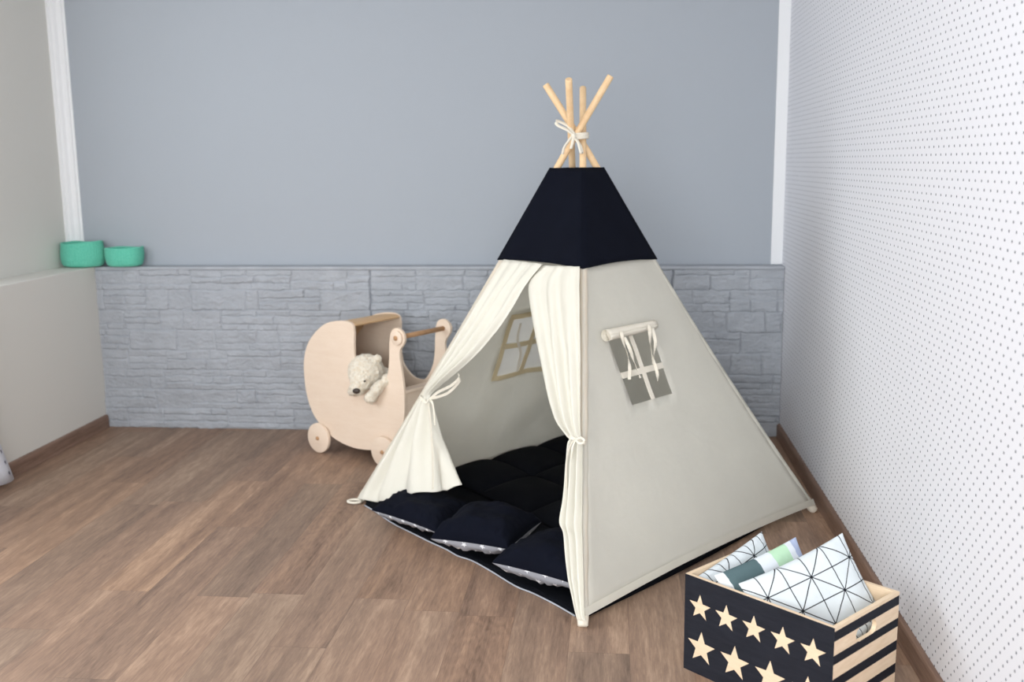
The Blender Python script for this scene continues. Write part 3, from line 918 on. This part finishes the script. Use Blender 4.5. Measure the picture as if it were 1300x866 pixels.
tag(mat_, 'thin black floor mat with a pale piped edge lying under the cushions in the tent', 'mat')
m = MB(); m.tube([np.array([p[0], p[1], .0045]) + np.array([-.003, -.003, 0]) for p in fs_], .003, 8)
o = m.build('piping', MT['piping'], smooth=True); o.parent = mat_

def pillow(w, d, h, nx=36, ny=36, pinch=.10, seed=0, wr=.004, sharp=.42, seamz=0.0, low=.5):
    """returns verts, top faces, bottom faces, uv. centred on origin"""
    V = []; UV = []
    def pos(u, v, sgn):
        x = u * w / 2 * (1 - pinch * (1 - v * v) * abs(u) ** 1.5); y = v * d / 2 * (1 - pinch * (1 - u * u) * abs(v) ** 1.5)
        t = max(0.0, (1 - abs(u) ** 2.6) * (1 - abs(v) ** 2.6)) ** sharp
        hh = h * (1.0 - low) if sgn > 0 else h * low
        z = sgn * hh * t
        p = (u * 2.2 + seed, v * 2.2, sgn * 1.3)
        edge_w = (1 - max(abs(u), abs(v)) ** 4)
        z += sgn * (wr * 2.2 * fn(p, 1.0, seed) + wr * .9 * fn(p, 3.0, seed + 2)) * edge_w
        # little puckers running in from the seam
        e = max(abs(u), abs(v)); s = (v if abs(u) > abs(v) else u)
        z += sgn * wr * .8 * math.sin(s * 26 + seed * 3 + 3 * fn(p, 2, 1)) * max(0, 1 - abs(e - .86) / .12) * (1 - abs(s) ** 6)
        return (x, y, z)
    us = np.sin(np.linspace(-PI / 2, PI / 2, nx + 1) * .92) / math.sin(PI / 2 * .92)
    vs = np.sin(np.linspace(-PI / 2, PI / 2, ny + 1) * .92) / math.sin(PI / 2 * .92)
    for sgn in (1, -1):
        for v in vs:
            for u in us:
                p = pos(u, v, sgn)
                if max(abs(u), abs(v)) > .99999: p = (p[0], p[1], seamz)
                V.append(p); UV.append((u * w / 2, v * d / 2))
    top = []; bot = []; st = (nx + 1); off = (nx + 1) * (ny + 1)
    for j in range(ny):
        for i in range(nx):
            q = j * st + i; top.append((q, q + 1, q + st + 1, q + st)); bot.append((off + q, off + q + st, off + q + st + 1, off + q + 1))
    return V, top, bot, UV

def add_pillow_parts(root, w, d, h, mt, mb, seed, pinch=.1, wr=.004, names=('top_cover', 'underside'), sharp=.42, bend=None, low=.5):
    V, top, bot, UV = pillow(w, d, h, seed=seed, pinch=pinch, wr=wr, sharp=sharp, low=low)
    if bend: V = [bend(p) for p in V]
    half = len(V) // 2
    # unrolled cloth coordinates (arc length), so that printed stars keep their shape
    A3 = np.array(V).reshape(2, 37, 37, 3)
    def arc(axis):
        dd = np.linalg.norm(np.diff(A3, axis=axis), axis=3); c = np.cumsum(dd, axis=axis)
        z = np.zeros_like(np.take(c, [0], axis=axis)); c = np.concatenate([z, c], axis=axis); mid = np.take(c, [18], axis=axis)
        return c - mid
    UV = np.stack([arc(2), arc(1)], -1).reshape(-1, 2) + np.array([.013 * seed, .009 * seed])
    a = mesh_obj(names[0], V[:half], top, mt, root, True, uv=UV[:half])
    b = mesh_obj(names[1], V[half:], [tuple(i - half for i in f) for f in bot], mb, root, True, uv=UV[half:])
    return a, b

def seat_cushion(a, b, depth, h, zbase, label, seed, skew=0.0):
    """cushion whose front edge runs a->b (picture points), lying on the mat"""
    A_, B_ = onz(a[0], a[1], zbase + h * .46), onz(b[0], b[1], zbase + h * .46)
    d = B_ - A_; d[2] = 0; L = np.linalg.norm(d); ang = math.atan2(d[1], d[0])
    inn_ = np.array([-d[1], d[0], 0]) / L
    c = (A_ + B_) / 2 + inn_ * depth / 2
    r = empty('seat_cushion', (float(c[0]), float(c[1]), zbase + h * .5), ang)
    tag(r, label, 'cushion', 'black cushions along the tent opening')
    def bend(p):
        x, y, z = p
        return (x - skew * (y + depth / 2), y, z + .026 * max(0, -y / depth) ** 1.0)
    add_pillow_parts(r, L * 1.01, depth, h, MT['black'], MT['greystar'], seed, .07, .008, bend=bend, low=.36)
    r.children[0].name = 'cushion_top'; r.children[1].name = 'star_print_underside'
    r.children[1]['label'] = 'grey underside printed with white stars'
    return r
seat_cushion((472, 653), (555, 682), .33, .104, .014, 'black cushion at the left corner of the tent opening, beneath the left curtain', 1, .36)
seat_cushion((547, 690), (645, 704), .35, .15, .014, 'black cushion in the middle of the tent opening, between two others', 2)
seat_cushion((625, 721), (735, 751), .35, .15, .014, 'black cushion nearest the front pole, partly behind the right curtain', 3)

# quilted mattress behind the cushions: puffed squares, one sewn piece
def mattress():
    eu = unit(P1 - P2); ev = unit(P3 - P1)
    nq = 4; S = .355; SV = .33
    V = []; F = []; n = 15
    o0 = P2 + eu * .045 + ev * .46 + np.array([0, 0, .016])
    for a in range(4):
        for b in range(3):
            base = len(V); sd = a * 3 + b
            rise = .0
            for j in range(n):
                for i in range(n):
                    u = math.sin((-1 + 2 * i / (n - 1)) * PI / 2 * .9) / math.sin(PI / 2 * .9); v = math.sin((-1 + 2 * j / (n - 1)) * PI / 2 * .9) / math.sin(PI / 2 * .9)
                    t = max(0, (1 - u * u) * (1 - v * v)) ** .42
                    z = .012 + .050 * t + .006 * fn((u + sd, v, sd), 1.5, 1) * t
                    P = o0 + eu * (a + .5 + u * .5) * S + ev * (b + .5 + v * .5) * SV
                    V.append((P[0], P[1], P[2] + z))
            for j in range(n - 1):
                for i in range(n - 1):
                    q = base + j * n + i; F.append((q, q + 1, q + n + 1, q + n))
    # flat underside with side walls
    base = len(V)
    c4 = [o0, o0 + eu * 4 * S, o0 + eu * 4 * S + ev * 3 * SV, o0 + ev * 3 * SV]
    for z in (0.0, .012):
        for c in c4: V.append((c[0], c[1], c[2] + z))
    F.append((base, base + 3, base + 2, base + 1))
    for i in range(4): F.append((base + i, base + (i + 1) % 4, base + 4 + (i + 1) % 4, base + 4 + i))
    o = mesh_obj('quilted_mattress', V, F, MT['mat'], None, True)
    tag(o, 'black quilted mattress of puffed squares filling the inside of the tent behind the cushions', 'mattress')
mattress()

# ================================================================== DOLL PRAM
PA = onz(407, 574); th = math.radians(-31)
PU = np.array([math.cos(th), math.sin(th), 0]); PN = np.array([-PU[1], PU[0], 0])
PW_ = .355
pram = empty('doll_pram', (float(PA[0]), float(PA[1]), 0), th)
tag(pram, 'pale plywood doll pram with curved hood and round handle, standing by the stone wall', 'doll pram')
def pl_(px, off=0.0):
    q = onp(px, PA + PN * off, PN); return (float((q - PA) @ PU), float(q[2]))
outer = [(447.5, 416), (443.4, 410), (436.5, 408), (425.4, 407.6), (414.3, 409.5), (404.6, 415.3), (395, 425.7), (388, 437), (384.2, 452), (383.3, 466), (384.5, 483), (386.5, 498), (390, 512), (395.3, 526), (402.4, 537), (411, 548), (421.6, 557), (435.4, 565), (449.3, 570), (463, 572), (474, 572)]
P_ = [pl_(q) for q in outer]
P_ += [(.47, .078), (.535, .12), (.578, .185), (.602, .275)]
P_ += [pl_(q) for q in [(511.3, 500), (509.6, 484), (507, 468), (504.6, 452), (505.2, 445)]]
hc = pl_((502.3, 429.5)); hr_ = .050
P_ += [(hc[0] + hr_ * math.cos(w), hc[1] + hr_ * math.sin(w)) for w in np.radians([-50, -20, 10, 40, 70, 100, 130, 160])]
P_ += [pl_(q) for q in [(492, 440), (492, 462), (489.5, 480)]]
lip = pl_((470, 492))
ub = pl_((447.2, 448)); 
P_ += [(lip[0] + .06, lip[1] - .012), (lip[0] + .02, lip[1] - .022), (lip[0] - .03, lip[1] - .015), (lip[0] - .068, lip[1] + .012), (ub[0] + .010, lip[1] + .055), (ub[0] + .001, lip[1] + .11), (ub[0], ub[1] + .02)]
prof = P_
def smooth_closed(P, it=1):
    for _ in range(it):
        Q = []
        n = len(P)
        for i in range(n):
            a, b = np.array(P[i]), np.array(P[(i + 1) % n]); Q += [tuple(a * .75 + b * .25), tuple(a * .25 + b * .75)]
        P = Q
    return P
prof = smooth_closed(prof, 1)
def slab(poly2, v0, v1):
    """extrude a 2D polygon (u,z) between widths v0,v1 in the pram frame"""
    n = len(poly2); V = [(a, v0, b) for a, b in poly2] + [(a, v1, b) for a, b in poly2]
    tri = geometry.tessellate_polygon([[Vector((a, b, 0)) for a, b in poly2]])
    F = [tuple(t) for t in tri] + [tuple(n + k for k in reversed(t)) for t in tri] + [(i, (i + 1) % n, n + (i + 1) % n, n + i) for i in range(n)]
    return V, F
TH = .012
for v0 in (0.0, PW_ - TH):
    m = MB(); v, f = slab(prof, v0 + .012, v0 + .012 + TH); m.add(v, f)
    o = m.build('side_panel', MT['ply'], pram, bevel=.002)
# curved hood and belly: bent plywood following the outline between the side panels
hood = [pl_(q) for q in [(446.8, 413), (443, 410.5), (436.5, 409), (425.4, 408.8), (414.3, 411), (405.5, 416.5), (396.5, 426.5), (389.5, 438), (386, 452), (385.2, 466), (386.5, 483), (388.5, 498), (392, 511), (397.3, 525), (404.4, 535.5), (412.5, 546), (423, 555), (436, 562.5), (449.5, 567.5), (463, 569.5), (474, 569.5)]]
hood = [tuple(p) for p in spline([np.array(p) for p in hood], 4)]
m = MB(); vv = []; ff = []; N = len(hood); va, vb2 = .024, PW_
for i, p in enumerate(hood):
    a = np.array(hood[max(i - 1, 0)]); b = np.array(hood[min(i + 1, N - 1)]); t = unit(b - a); nn = np.array([t[1], -t[0]])   # inward
    if nn @ (np.array([.2, .35]) - np.array(p)) < 0: nn = -nn
    for q in (np.array(p) + nn * .002, np.array(p) + nn * .010):
        for v in (va, vb2): vv.append((q[0], v, q[1]))
for i in range(N - 1):
    a, b = i * 4, i * 4 + 4
    ff += [(a, a + 1, b + 1, b), (a + 3, a + 2, b + 2, b + 3), (a + 1, a + 3, b + 3, b + 1), (a + 2, a, b, b + 2)]
ff += [(0, 2, 3, 1), (4 * N - 4, 4 * N - 3, 4 * N - 1, 4 * N - 2)]
m.add(vv, ff); MT['hood'] = mat_wood('birch_plywood_hood', srgb(206, 168, 126), srgb(216, 182, 142), (1.2, 1.2, 6), .5, 5)  # browner than the side panels: own warm tone plus inside shade in the colour
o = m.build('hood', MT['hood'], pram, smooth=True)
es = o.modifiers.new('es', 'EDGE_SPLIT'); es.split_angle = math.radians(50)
# base board, foot board and sloping front board
m = MB(); m.box((.03, .024, .12), (.55, PW_, .132)); m.build('base_board', MT['ply'], pram, bevel=.001)
m = MB(); v, f = slab([(.585, .20), (.597, .205), (.590, .395), (.578, .395)], .024, PW_); m.add(v, f); m.build('foot_board', MT['ply'], pram, bevel=.001)
m = MB(); v, f = slab([(.50, .375), (.605, .392), (.603, .404), (.498, .387)], .024, PW_); m.add(v, f); m.build('lid_board', MT['ply'], pram, bevel=.001)
# handle dowel with end knobs
m = MB(); m.tube([(hc[0], -.004, hc[1]), (hc[0], PW_ + .036, hc[1])], .0125, 16); o = m.build('handle', MT['ply_shaded'], pram, smooth=True)
for y in (.0, PW_ + .022):
    m = MB(); m.tube([(hc[0], y, hc[1]), (hc[0], y + .003, hc[1]), (hc[0], y + .010, hc[1]), (hc[0], y + .013, hc[1])], [.032, .036, .036, .032], 26)
    k = m.build('end_disc', MT['ply'], o, smooth=True); k.modifiers.new('es', 'EDGE_SPLIT').split_angle = math.radians(40)
# wheels
WR = .0795
wheels_at = [(0.0, -.012), (.468, -.012), (0.0, PW_ + .016), (.468, PW_ + .016)]
for (u_, v_) in wheels_at:
    m = MB(); y0_ = v_ - .004; y1_ = v_ + .017
    N = 48; vs = []
    pr_ = [(0.0, y0_), (WR * .93, y0_), (WR * .985, y0_ + .0018), (WR, y0_ + .005), (WR, y1_ - .005), (WR * .985, y1_ - .0018), (WR * .93, y1_), (0.0, y1_)]
    for r_, yy in pr_:
        for k in range(N):
            w = 2 * PI * k / N; vs.append((u_ + r_ * math.cos(w), yy, WR + r_ * math.sin(w)))
    fs = [(i * N + k, i * N + (k + 1) % N, (i + 1) * N + (k + 1) % N, (i + 1) * N + k) for i in range(len(pr_) - 1) for k in range(N)]
    m.add(vs, fs); wob = m.build('wheel', MT['ply'], pram, smooth=True); wob.modifiers.new('es', 'EDGE_SPLIT').split_angle = math.radians(40)
    m = MB(); s = -1 if v_ < .1 else 1; ym = y0_ if s < 0 else y1_
    m.tube([(u_, ym, WR), (u_, ym + s * .004, WR), (u_, ym + s * .008, WR), (u_, ym + s * .0095, WR)], [.011, .0105, .008, .003], 16)
    m.build('axle_cap', MT['ply_shaded'], wob, smooth=True)
for u_ in (0.0, .468):
    m = MB(); m.tube([(u_, .002, WR), (u_, PW_ + .018, WR)], .006, 12); m.build('axle', MT['ply_shaded'], pram, smooth=True)

# ================================================================== PLUSH BEAR in the pram
def blob(parts, name, mat, parent, vox=.006, fuzz=.0035, seed=0):
    """one continuous plush body: ellipsoids fused by remesh, then fuzz"""
    m = MB()
    for c, r, rot in parts:
        N, Mv = 20, 12; vs = []
        Rm = rot if rot is not None else np.eye(3)
        for j in range(Mv + 1):
            ph = PI * j / Mv
            for k in range(N):
                w = 2 * PI * k / N
                p = np.array([r[0] * math.sin(ph) * math.cos(w), r[1] * math.sin(ph) * math.sin(w), r[2] * math.cos(ph)])
                vs.append(np.array(c) + Rm @ p)
        fs = [(j * N + k, (j + 1) * N + k, (j + 1) * N + (k + 1) % N, j * N + (k + 1) % N) for j in range(Mv) for k in range(N)]
        m.add(vs, fs)
    o = m.build(name, mat, parent, smooth=True)
    r = o.modifiers.new('r', 'REMESH'); r.mode = 'VOXEL'; r.voxel_size = vox; r.use_smooth_shade = True
    s = o.modifiers.new('s', 'SMOOTH'); s.factor = .6; s.iterations = 4
    t = bpy.data.textures.new(name + '_curl', 'CLOUDS'); t.noise_scale = .013; t.noise_depth = 2
    d = o.modifiers.new('d', 'DISPLACE'); d.texture = t; d.strength = fuzz * 4.2; d.mid_level = .5; d.texture_coords = 'GLOBAL'
    return o
bear = empty('teddy_bear', (float((PA + PU * .40 + PN * .14)[0]), float((PA + PU * .40 + PN * .14)[1]), .135))
tag(bear, 'curly cream teddy bear leaning over the side of the plywood doll pram', 'teddy bear')
def pb(px, off):
    return onp(px, PA + PN * off, PN)
hc3 = pb((465, 472), .045)       # head
mz = pb((454, 493), -.040)       # muzzle
ns = pb((452.5, 496.5), -.072)
vd = unit(CAM - hc3)
arm_a = pb((486, 484), .0); arm_b = pb((470.5, 505), -.025)
def frame_z(z):
    z = unit(z); x = unit(np.cross(z, [.3, .9, .1])); y = np.cross(z, x); return np.stack([x, y, z], 1)
body = [(hc3, (.094, .085, .092), None), (mz, (.042, .040, .038), None), ((hc3 + mz) / 2 + vd * .01, (.062, .055, .06), None),
        ((arm_a + arm_b) / 2, (.030, .030, .060), frame_z(arm_b - arm_a)), (arm_b, (.033, .031, .031), None), (arm_a + PN * .04, (.034, .045, .034), None),
        (pb((441, 452), .05), (.026, .018, .028), None), (pb((479, 456), .06), (.026, .020, .022), None), (pb((447, 497), -.005), (.026, .026, .024), None),
        (hc3 + PN * .10 - np.array([0, 0, .12]), (.10, .085, .13), None), (hc3 + PN * .13 - np.array([0, 0, .22]) + PU * .02, (.12, .09, .10), None)]
o = blob(body, 'plush_body', MT['plush'], None, .006, .0038)
set_parent_keep(o, bear)
m = MB(); N, Mv = 16, 10
def ell(mb, c, r, N=16, Mv=10, Rm=np.eye(3)):
    vs = [np.array(c) + Rm @ np.array([r[0] * math.sin(PI * j / Mv) * math.cos(2 * PI * k / N), r[1] * math.sin(PI * j / Mv) * math.sin(2 * PI * k / N), r[2] * math.cos(PI * j / Mv)]) for j in range(Mv + 1) for k in range(N)]
    mb.add(vs, [(j * N + k, (j + 1) * N + k, (j + 1) * N + (k + 1) % N, j * N + (k + 1) % N) for j in range(Mv) for k in range(N)])
ell(m, ns, (.020, .013, .0145)); o = m.build('nose', MT['nose'], smooth=True); set_parent_keep(o, bear)
for q in ((446, 482), (463, 484)):
    m = MB(); c = pb(q, -.052); ell(m, c, (.0055, .0055, .0055)); o = m.build('eye', MT['eye'], smooth=True); set_parent_keep(o, bear)

# ================================================================== CRATE
CA = onz(870, 728, .30); CB = onz(1060, 798, .30)
ce1 = unit(CB - CA); cang = math.atan2(ce1[1], ce1[0]); ce2 = np.array([-ce1[1], ce1[0], 0])
CL, CD, CH, CT = .492, .338, .300, .0125
crate = empty('toy_crate', (float(CA[0]), float(CA[1]), 0), cang)
tag(crate, 'wooden storage crate, black front with wooden stars and striped end, holding pillows', 'crate')
bpy.context.view_layer.update()
# end boards with oblong hand hole
zs = [(.262, .290), (.196, .222), (.126, .155), (.056, .085), (-.01, .017)]
woodc = (srgb(226, 200, 170), srgb(238, 216, 190)); blackc = (srgb(24, 26, 34), srgb(36, 39, 48))
MT['stripe'] = mat_stripes(zs, woodc, blackc)
# front board with stars (inlaid in the painted face)
def star_pts(cx, cz, R, rot=0.0):
    return [(cx + (R if k % 2 == 0 else R * .42) * math.sin(rot + k * PI / 5), cz + (R if k % 2 == 0 else R * .42) * math.cos(rot + k * PI / 5)) for k in range(10)]
stars = [(.056 + .0937 * i, .2105, .040) for i in range(5)] + [(.064 + .1185 * i, .086, .0515) for i in range(4)]
outer_ = [(0, 0), (CL, 0), (CL, CH), (0, CH)]
polys = [[Vector((a, b, 0)) for a, b in outer_]] + [[Vector((a, b, 0)) for a, b in star_pts(*s)] for s in stars]
tri = geometry.tessellate_polygon(polys)
flat = [p for q in polys for p in q]
m = MB()
m.add([(p.x, 0, p.y) for p in flat], [tuple(t) for t in tri], 1)
for s in stars:
    pts = star_pts(*s); vs = [(a, 0, b) for a, b in pts] + [(s[0], 0, s[1])]
    m.add(vs, [(k, (k + 1) % 10, 10) for k in range(10)], 0)
m.add([(0, 0, 0), (CL, 0, 0), (CL, 0, CH), (0, 0, CH), (0, CT, 0), (CL, CT, 0), (CL, CT, CH), (0, CT, CH)], [(4, 7, 6, 5), (0, 4, 5, 1), (1, 5, 6, 2), (2, 6, 7, 3), (3, 7, 4, 0)], 0)
m.m[-3] = 2
o = m.build('front_board', [MT['pine'], MT['blackpaint'], MT['stripe']], crate)
# face orientation fix not needed (two sided)
m = MB(); m.box((0, CD - CT, 0), (CL, CD, CH)); m.m[3] = 1; m.build('back_board', [MT['pine'], MT['stripe']], crate, bevel=.001)
def end_board(x, mat, name, outside):
    hx0, hx1, hz, hr = CT, CD - CT, .2410, .0205
    out = [(CT, 0), (CD - CT, 0), (CD - CT, CH), (CT, CH)]
    c0, c1 = .130, .195
    hole = [(c1 + hr * math.cos(w), hz + hr * math.sin(w)) for w in np.linspace(-PI / 2, PI / 2, 12)] + [(c0 - hr * math.cos(w), hz - hr * math.sin(w)) for w in np.linspace(-PI / 2, PI / 2, 12)]
    polys = [[Vector((a, b, 0)) for a, b in out], [Vector((a, b, 0)) for a, b in hole]]
    tri = geometry.tessellate_polygon(polys); fl = [p for q in polys for p in q]; n = len(fl)
    V = [(x, p.x, p.y) for p in fl] + [(x + CT, p.x, p.y) for p in fl]
    F = [tuple(t) for t in tri]; MI = [0 if not outside else 0] * len(F)
    F += [tuple(n + k for k in reversed(t)) for t in tri]; MI += [1 if outside else 0] * len(tri)
    for i in range(4): F.append((i, (i + 1) % 4, n + (i + 1) % 4, n + i)); MI.append(0)
    h = len(hole)
    for i in range(h): F.append((4 + i, 4 + (i + 1) % h, n + 4 + (i + 1) % h, n + 4 + i)); MI.append(0)
    mesh_obj(name, V, F, [MT['pine'], mat], crate, False, MI)
end_board(CL - CT, MT['stripe'], 'end_board', True)
end_board(0, MT['stripe'], 'end_board', False)
# the butt end of the front board shows the stripes too
m = MB(); m.box((CT, CT, .004), (CL - CT, CD - CT, .014)); m.build('bottom_board', MT['pine'], crate)

# pillows in the crate
front_in = CA + ce2 * (CT + .012); back_in = CA + ce2 * (CD - CT - .012)
def crate_pillow(tl, tr, br, mat, label, h, extra, name='pillow', seed=1, uvrot=False, dl=0.0, dr=0.0, pinch=.06, wr=.003):
    TLp = onp(tl, front_in + ce2 * dl, ce2); TRp = onp(tr, back_in + ce2 * dr, ce2); BRp = onp(br, back_in + ce2 * dr, ce2)
    ex = unit(TRp - TLp); dn = BRp - TRp; dn = dn - ex * (dn @ ex); ey = -unit(dn); ez = np.cross(ex, ey)
    w = float(np.linalg.norm(TRp - TLp)); d = float(np.linalg.norm(dn)) * extra
    c = (TLp + TRp) / 2 - ey * d / 2
    rot_ = Matrix(((ex[0], ey[0], ez[0]), (ex[1], ey[1], ez[1]), (ex[2], ey[2], ez[2]))).to_euler()
    V, top, bot, UV = pillow(w * 1.04, d * 1.04, h, seed=seed, pinch=pinch, wr=wr, sharp=.5)
    UV = [(a + w / 2, b + d / 2) for a, b in UV]
    me = mesh_obj(name, V, top + bot, mat, None, True, uv=UV)
    me.matrix_world = Matrix.LocRotScale(Vector(tuple(map(float, c))), rot_, None)
    tag(me, label, 'pillow', 'small pillows packed in the crate')
    return me, w, d
def pillow_metrics(tl, tr, br):
    a = onp(tl, front_in, ce2); b = onp(tr, back_in, ce2); c = onp(br, back_in, ce2)
    w = np.linalg.norm(b - a); ex = (b - a) / w; d = c - b; d = d - ex * (d @ ex)
    return float(w), float(np.linalg.norm(d))
PILL = {}
qa = ((941, 742), (1068, 680), (1100, 752)); wA, dA = pillow_metrics(*qa)
PLA = .424 * wA; kA = 1.55
MT['lines_a'] = mat_lines('line_pattern_cotton_large', PLA, -.97 * wA, -(dA * kA - .36 * dA))
PILL['A'] = crate_pillow(*qa, MT['lines_a'], 'large white pillow with black line pattern, nearest the striped end of the crate', .085, kA, seed=3)
PILL['B'] = crate_pillow((909, 731), (1009, 684), (1023, 716), MT['patch'], 'patchwork pillow in dark green, mint, white and blue, between two line-patterned pillows', .06, 2.0, seed=5)
MT['lines_c'] = mat_lines('line_pattern_cotton_small', PLA * .85, .03, .02)
PILL['C'] = crate_pillow((884, 734), (966, 677), (976, 712), MT['lines_c'], 'white line-patterned pillow at the far left corner of the crate', .07, 1.6, seed=7)
V, top, bot, UV = pillow(.25, .15, .06, seed=9, pinch=.06, wr=.003, sharp=.5)
me = mesh_obj('pillow', V, top + bot, MT['lines_c'], None, True, uv=UV)
c = CA + ce1 * (CL - .085) + ce2 * .185; 
ex = unit(ce2); ey = unit(ce1 * .5 + np.array([0, 0, .87])); ez = np.cross(ex, ey)
me.matrix_world = Matrix.LocRotScale(Vector((float(c[0]), float(c[1]), .15)), Matrix(((ex[0], ey[0], ez[0]), (ex[1], ey[1], ez[1]), (ex[2], ey[2], ez[2]))).to_euler(), None)
tag(me, 'line-patterned pillow low in the crate, showing through the hand hole', 'pillow', 'small pillows packed in the crate')
for k_, q_ in (('A', qa),):
    for p_ in (onp(q_[0], front_in, ce2), onp(q_[1], back_in, ce2), onp(q_[2], back_in, ce2)): ('loc', k_, float((p_ - CA) @ ce1), float((p_ - CA) @ ce2), float(p_[2]))
('pillows', [(k, round(v[1], 3), round(v[2], 3)) for k, v in PILL.items()])

# ================================================================== BASKETS ON THE LEDGE
def basket(cx, cy, rx, ry, h, lean, label, seed, slump):
    r = empty('crochet_basket', (cx, cy, HL + .001))
    tag(r, label, 'basket', 'mint crochet baskets on the ledge')
    N, Mv = 144, 26; vs = []
    ribs = 46
    prof = [(.0, .004), (.80, .004), (.93, .012)]
    def rowp(k, rr, z, inner):
        w = 2 * PI * k / N
        rib = .0045 * (abs(math.cos(ribs * w / 2)) - .5) * (0 if rr < .9 else 1)
        rad = rr + fn((math.cos(w) * 1.2, math.sin(w) * 1.2, z * 8), 1, seed) * .06 * (rr > .5)
        zz = z + (slump * fn((math.cos(w) * 1.1, math.sin(w) * 1.1, 0), 1, seed + 5) * (z / h))
        return ((rx * rad + rib) * math.cos(w) + lean * z, (ry * rad + rib) * math.sin(w), zz)
    prof = [(.02, .003), (.82, .003), (.93, .010), (.99, .028)] + [(1.0 + .03 * math.sin(PI * t), .028 + (h - .028) * t) for t in np.linspace(.1, .95, 16)] + [(1.0, h), (.985, h + .004), (.95, h + .002), (.93, h - .006)] + [(.92, .028 + (h - .04) * t) for t in np.linspace(.95, .05, 8)] + [(.85, .016), (.02, .014)]
    for i, (rr, z) in enumerate(prof):
        stitch = .0016 * (1 if i % 2 else -1) if 4 <= i < 20 else 0
        for k in range(N): 
            p = rowp(k, rr + stitch / rx * 1.2, z, 0); vs.append(p)
    fs = [(i * N + k, i * N + (k + 1) % N, (i + 1) * N + (k + 1) % N, (i + 1) * N + k) for i in range(len(prof) - 1) for k in range(N)]
    mesh_obj('basket_wall', vs, fs, MT['green'], r, True)
    # rolled rim
    m = MB(); pts = [np.array(rowp(k, .975, h, 0)) + np.array([0, 0, .002]) for k in range(0, N + 1, 3)]
    m.tube(pts, .0055, 8, cap=False); m.build('rim', MT['green'], r, smooth=True)
    return r
basket(-.065, .000, .118, .088, .133, .0, 'larger mint green crochet basket in the wall corner on the ledge', 2.3, .012)
basket(.172, .022, .106, .078, .102, .0, 'smaller mint green crochet basket, standing on the stone ledge beside the larger one', 5.1, .012)

# ================================================================== STAR CURTAIN at the left edge
def star_curtain():
    N, Mv = 40, 34; V = []; UV = []
    e_px = [(18.8, 607), (14, 587), (9, 562), (1, 524)]
    def edge_y(z):   # curtain edge swings away from the frame as it rises
        return -1.055 - .17 * min(1, z / .4) - .25 * max(0, min(1, (z - .4) / 1.8))
    for j in range(Mv + 1):
        z = .026 + (2.34 - .026) * j / Mv
        ya = edge_y(z); yb = -1.62
        for i in range(N + 1):
            u = i / N; y = ya + (yb - ya) * u
            x = .072 + .018 * math.sin(u * 15) + .004 * fn((u * 3, z, 1), 1, 2)
            V.append((x, y, z)); UV.append((u * .75 + .004, z + .018))
    F = [(j * (N + 1) + i, j * (N + 1) + i + 1, (j + 1) * (N + 1) + i + 1, (j + 1) * (N + 1) + i) for j in range(Mv) for i in range(N)]
    root = empty('window_curtain', (.08, -1.4, .026))
    tag(root, 'white curtain with navy stars hanging at the left edge of the picture', 'curtain')
    o = mesh_obj('curtain_cloth', V, F, MT['navystar'], None, True, uv=UV)
    sm = o.modifiers.new('solid', 'SOLIDIFY'); sm.thickness = .0015
    set_parent_keep(o, root)
    m = MB(); m.tube([(.085, -1.0, 2.37), (.085, -5.2, 2.37)], .012, 14); m.tube([(.085, -1.0, 2.37), (.085, -.98, 2.37), (.085, -.96, 2.37)], [.02, .026, .012], 14)
    m.box((-D2, -1.12, 2.36), (.085, -1.10, 2.38)); m.box((-D2, -5.05, 2.36), (.085, -5.03, 2.38))
    rod = m.build('curtain_rod', MT['trim'], None, smooth=False)
    tag(rod, 'white curtain rod fixed above the window on the left wall', 'curtain rod')
star_curtain()
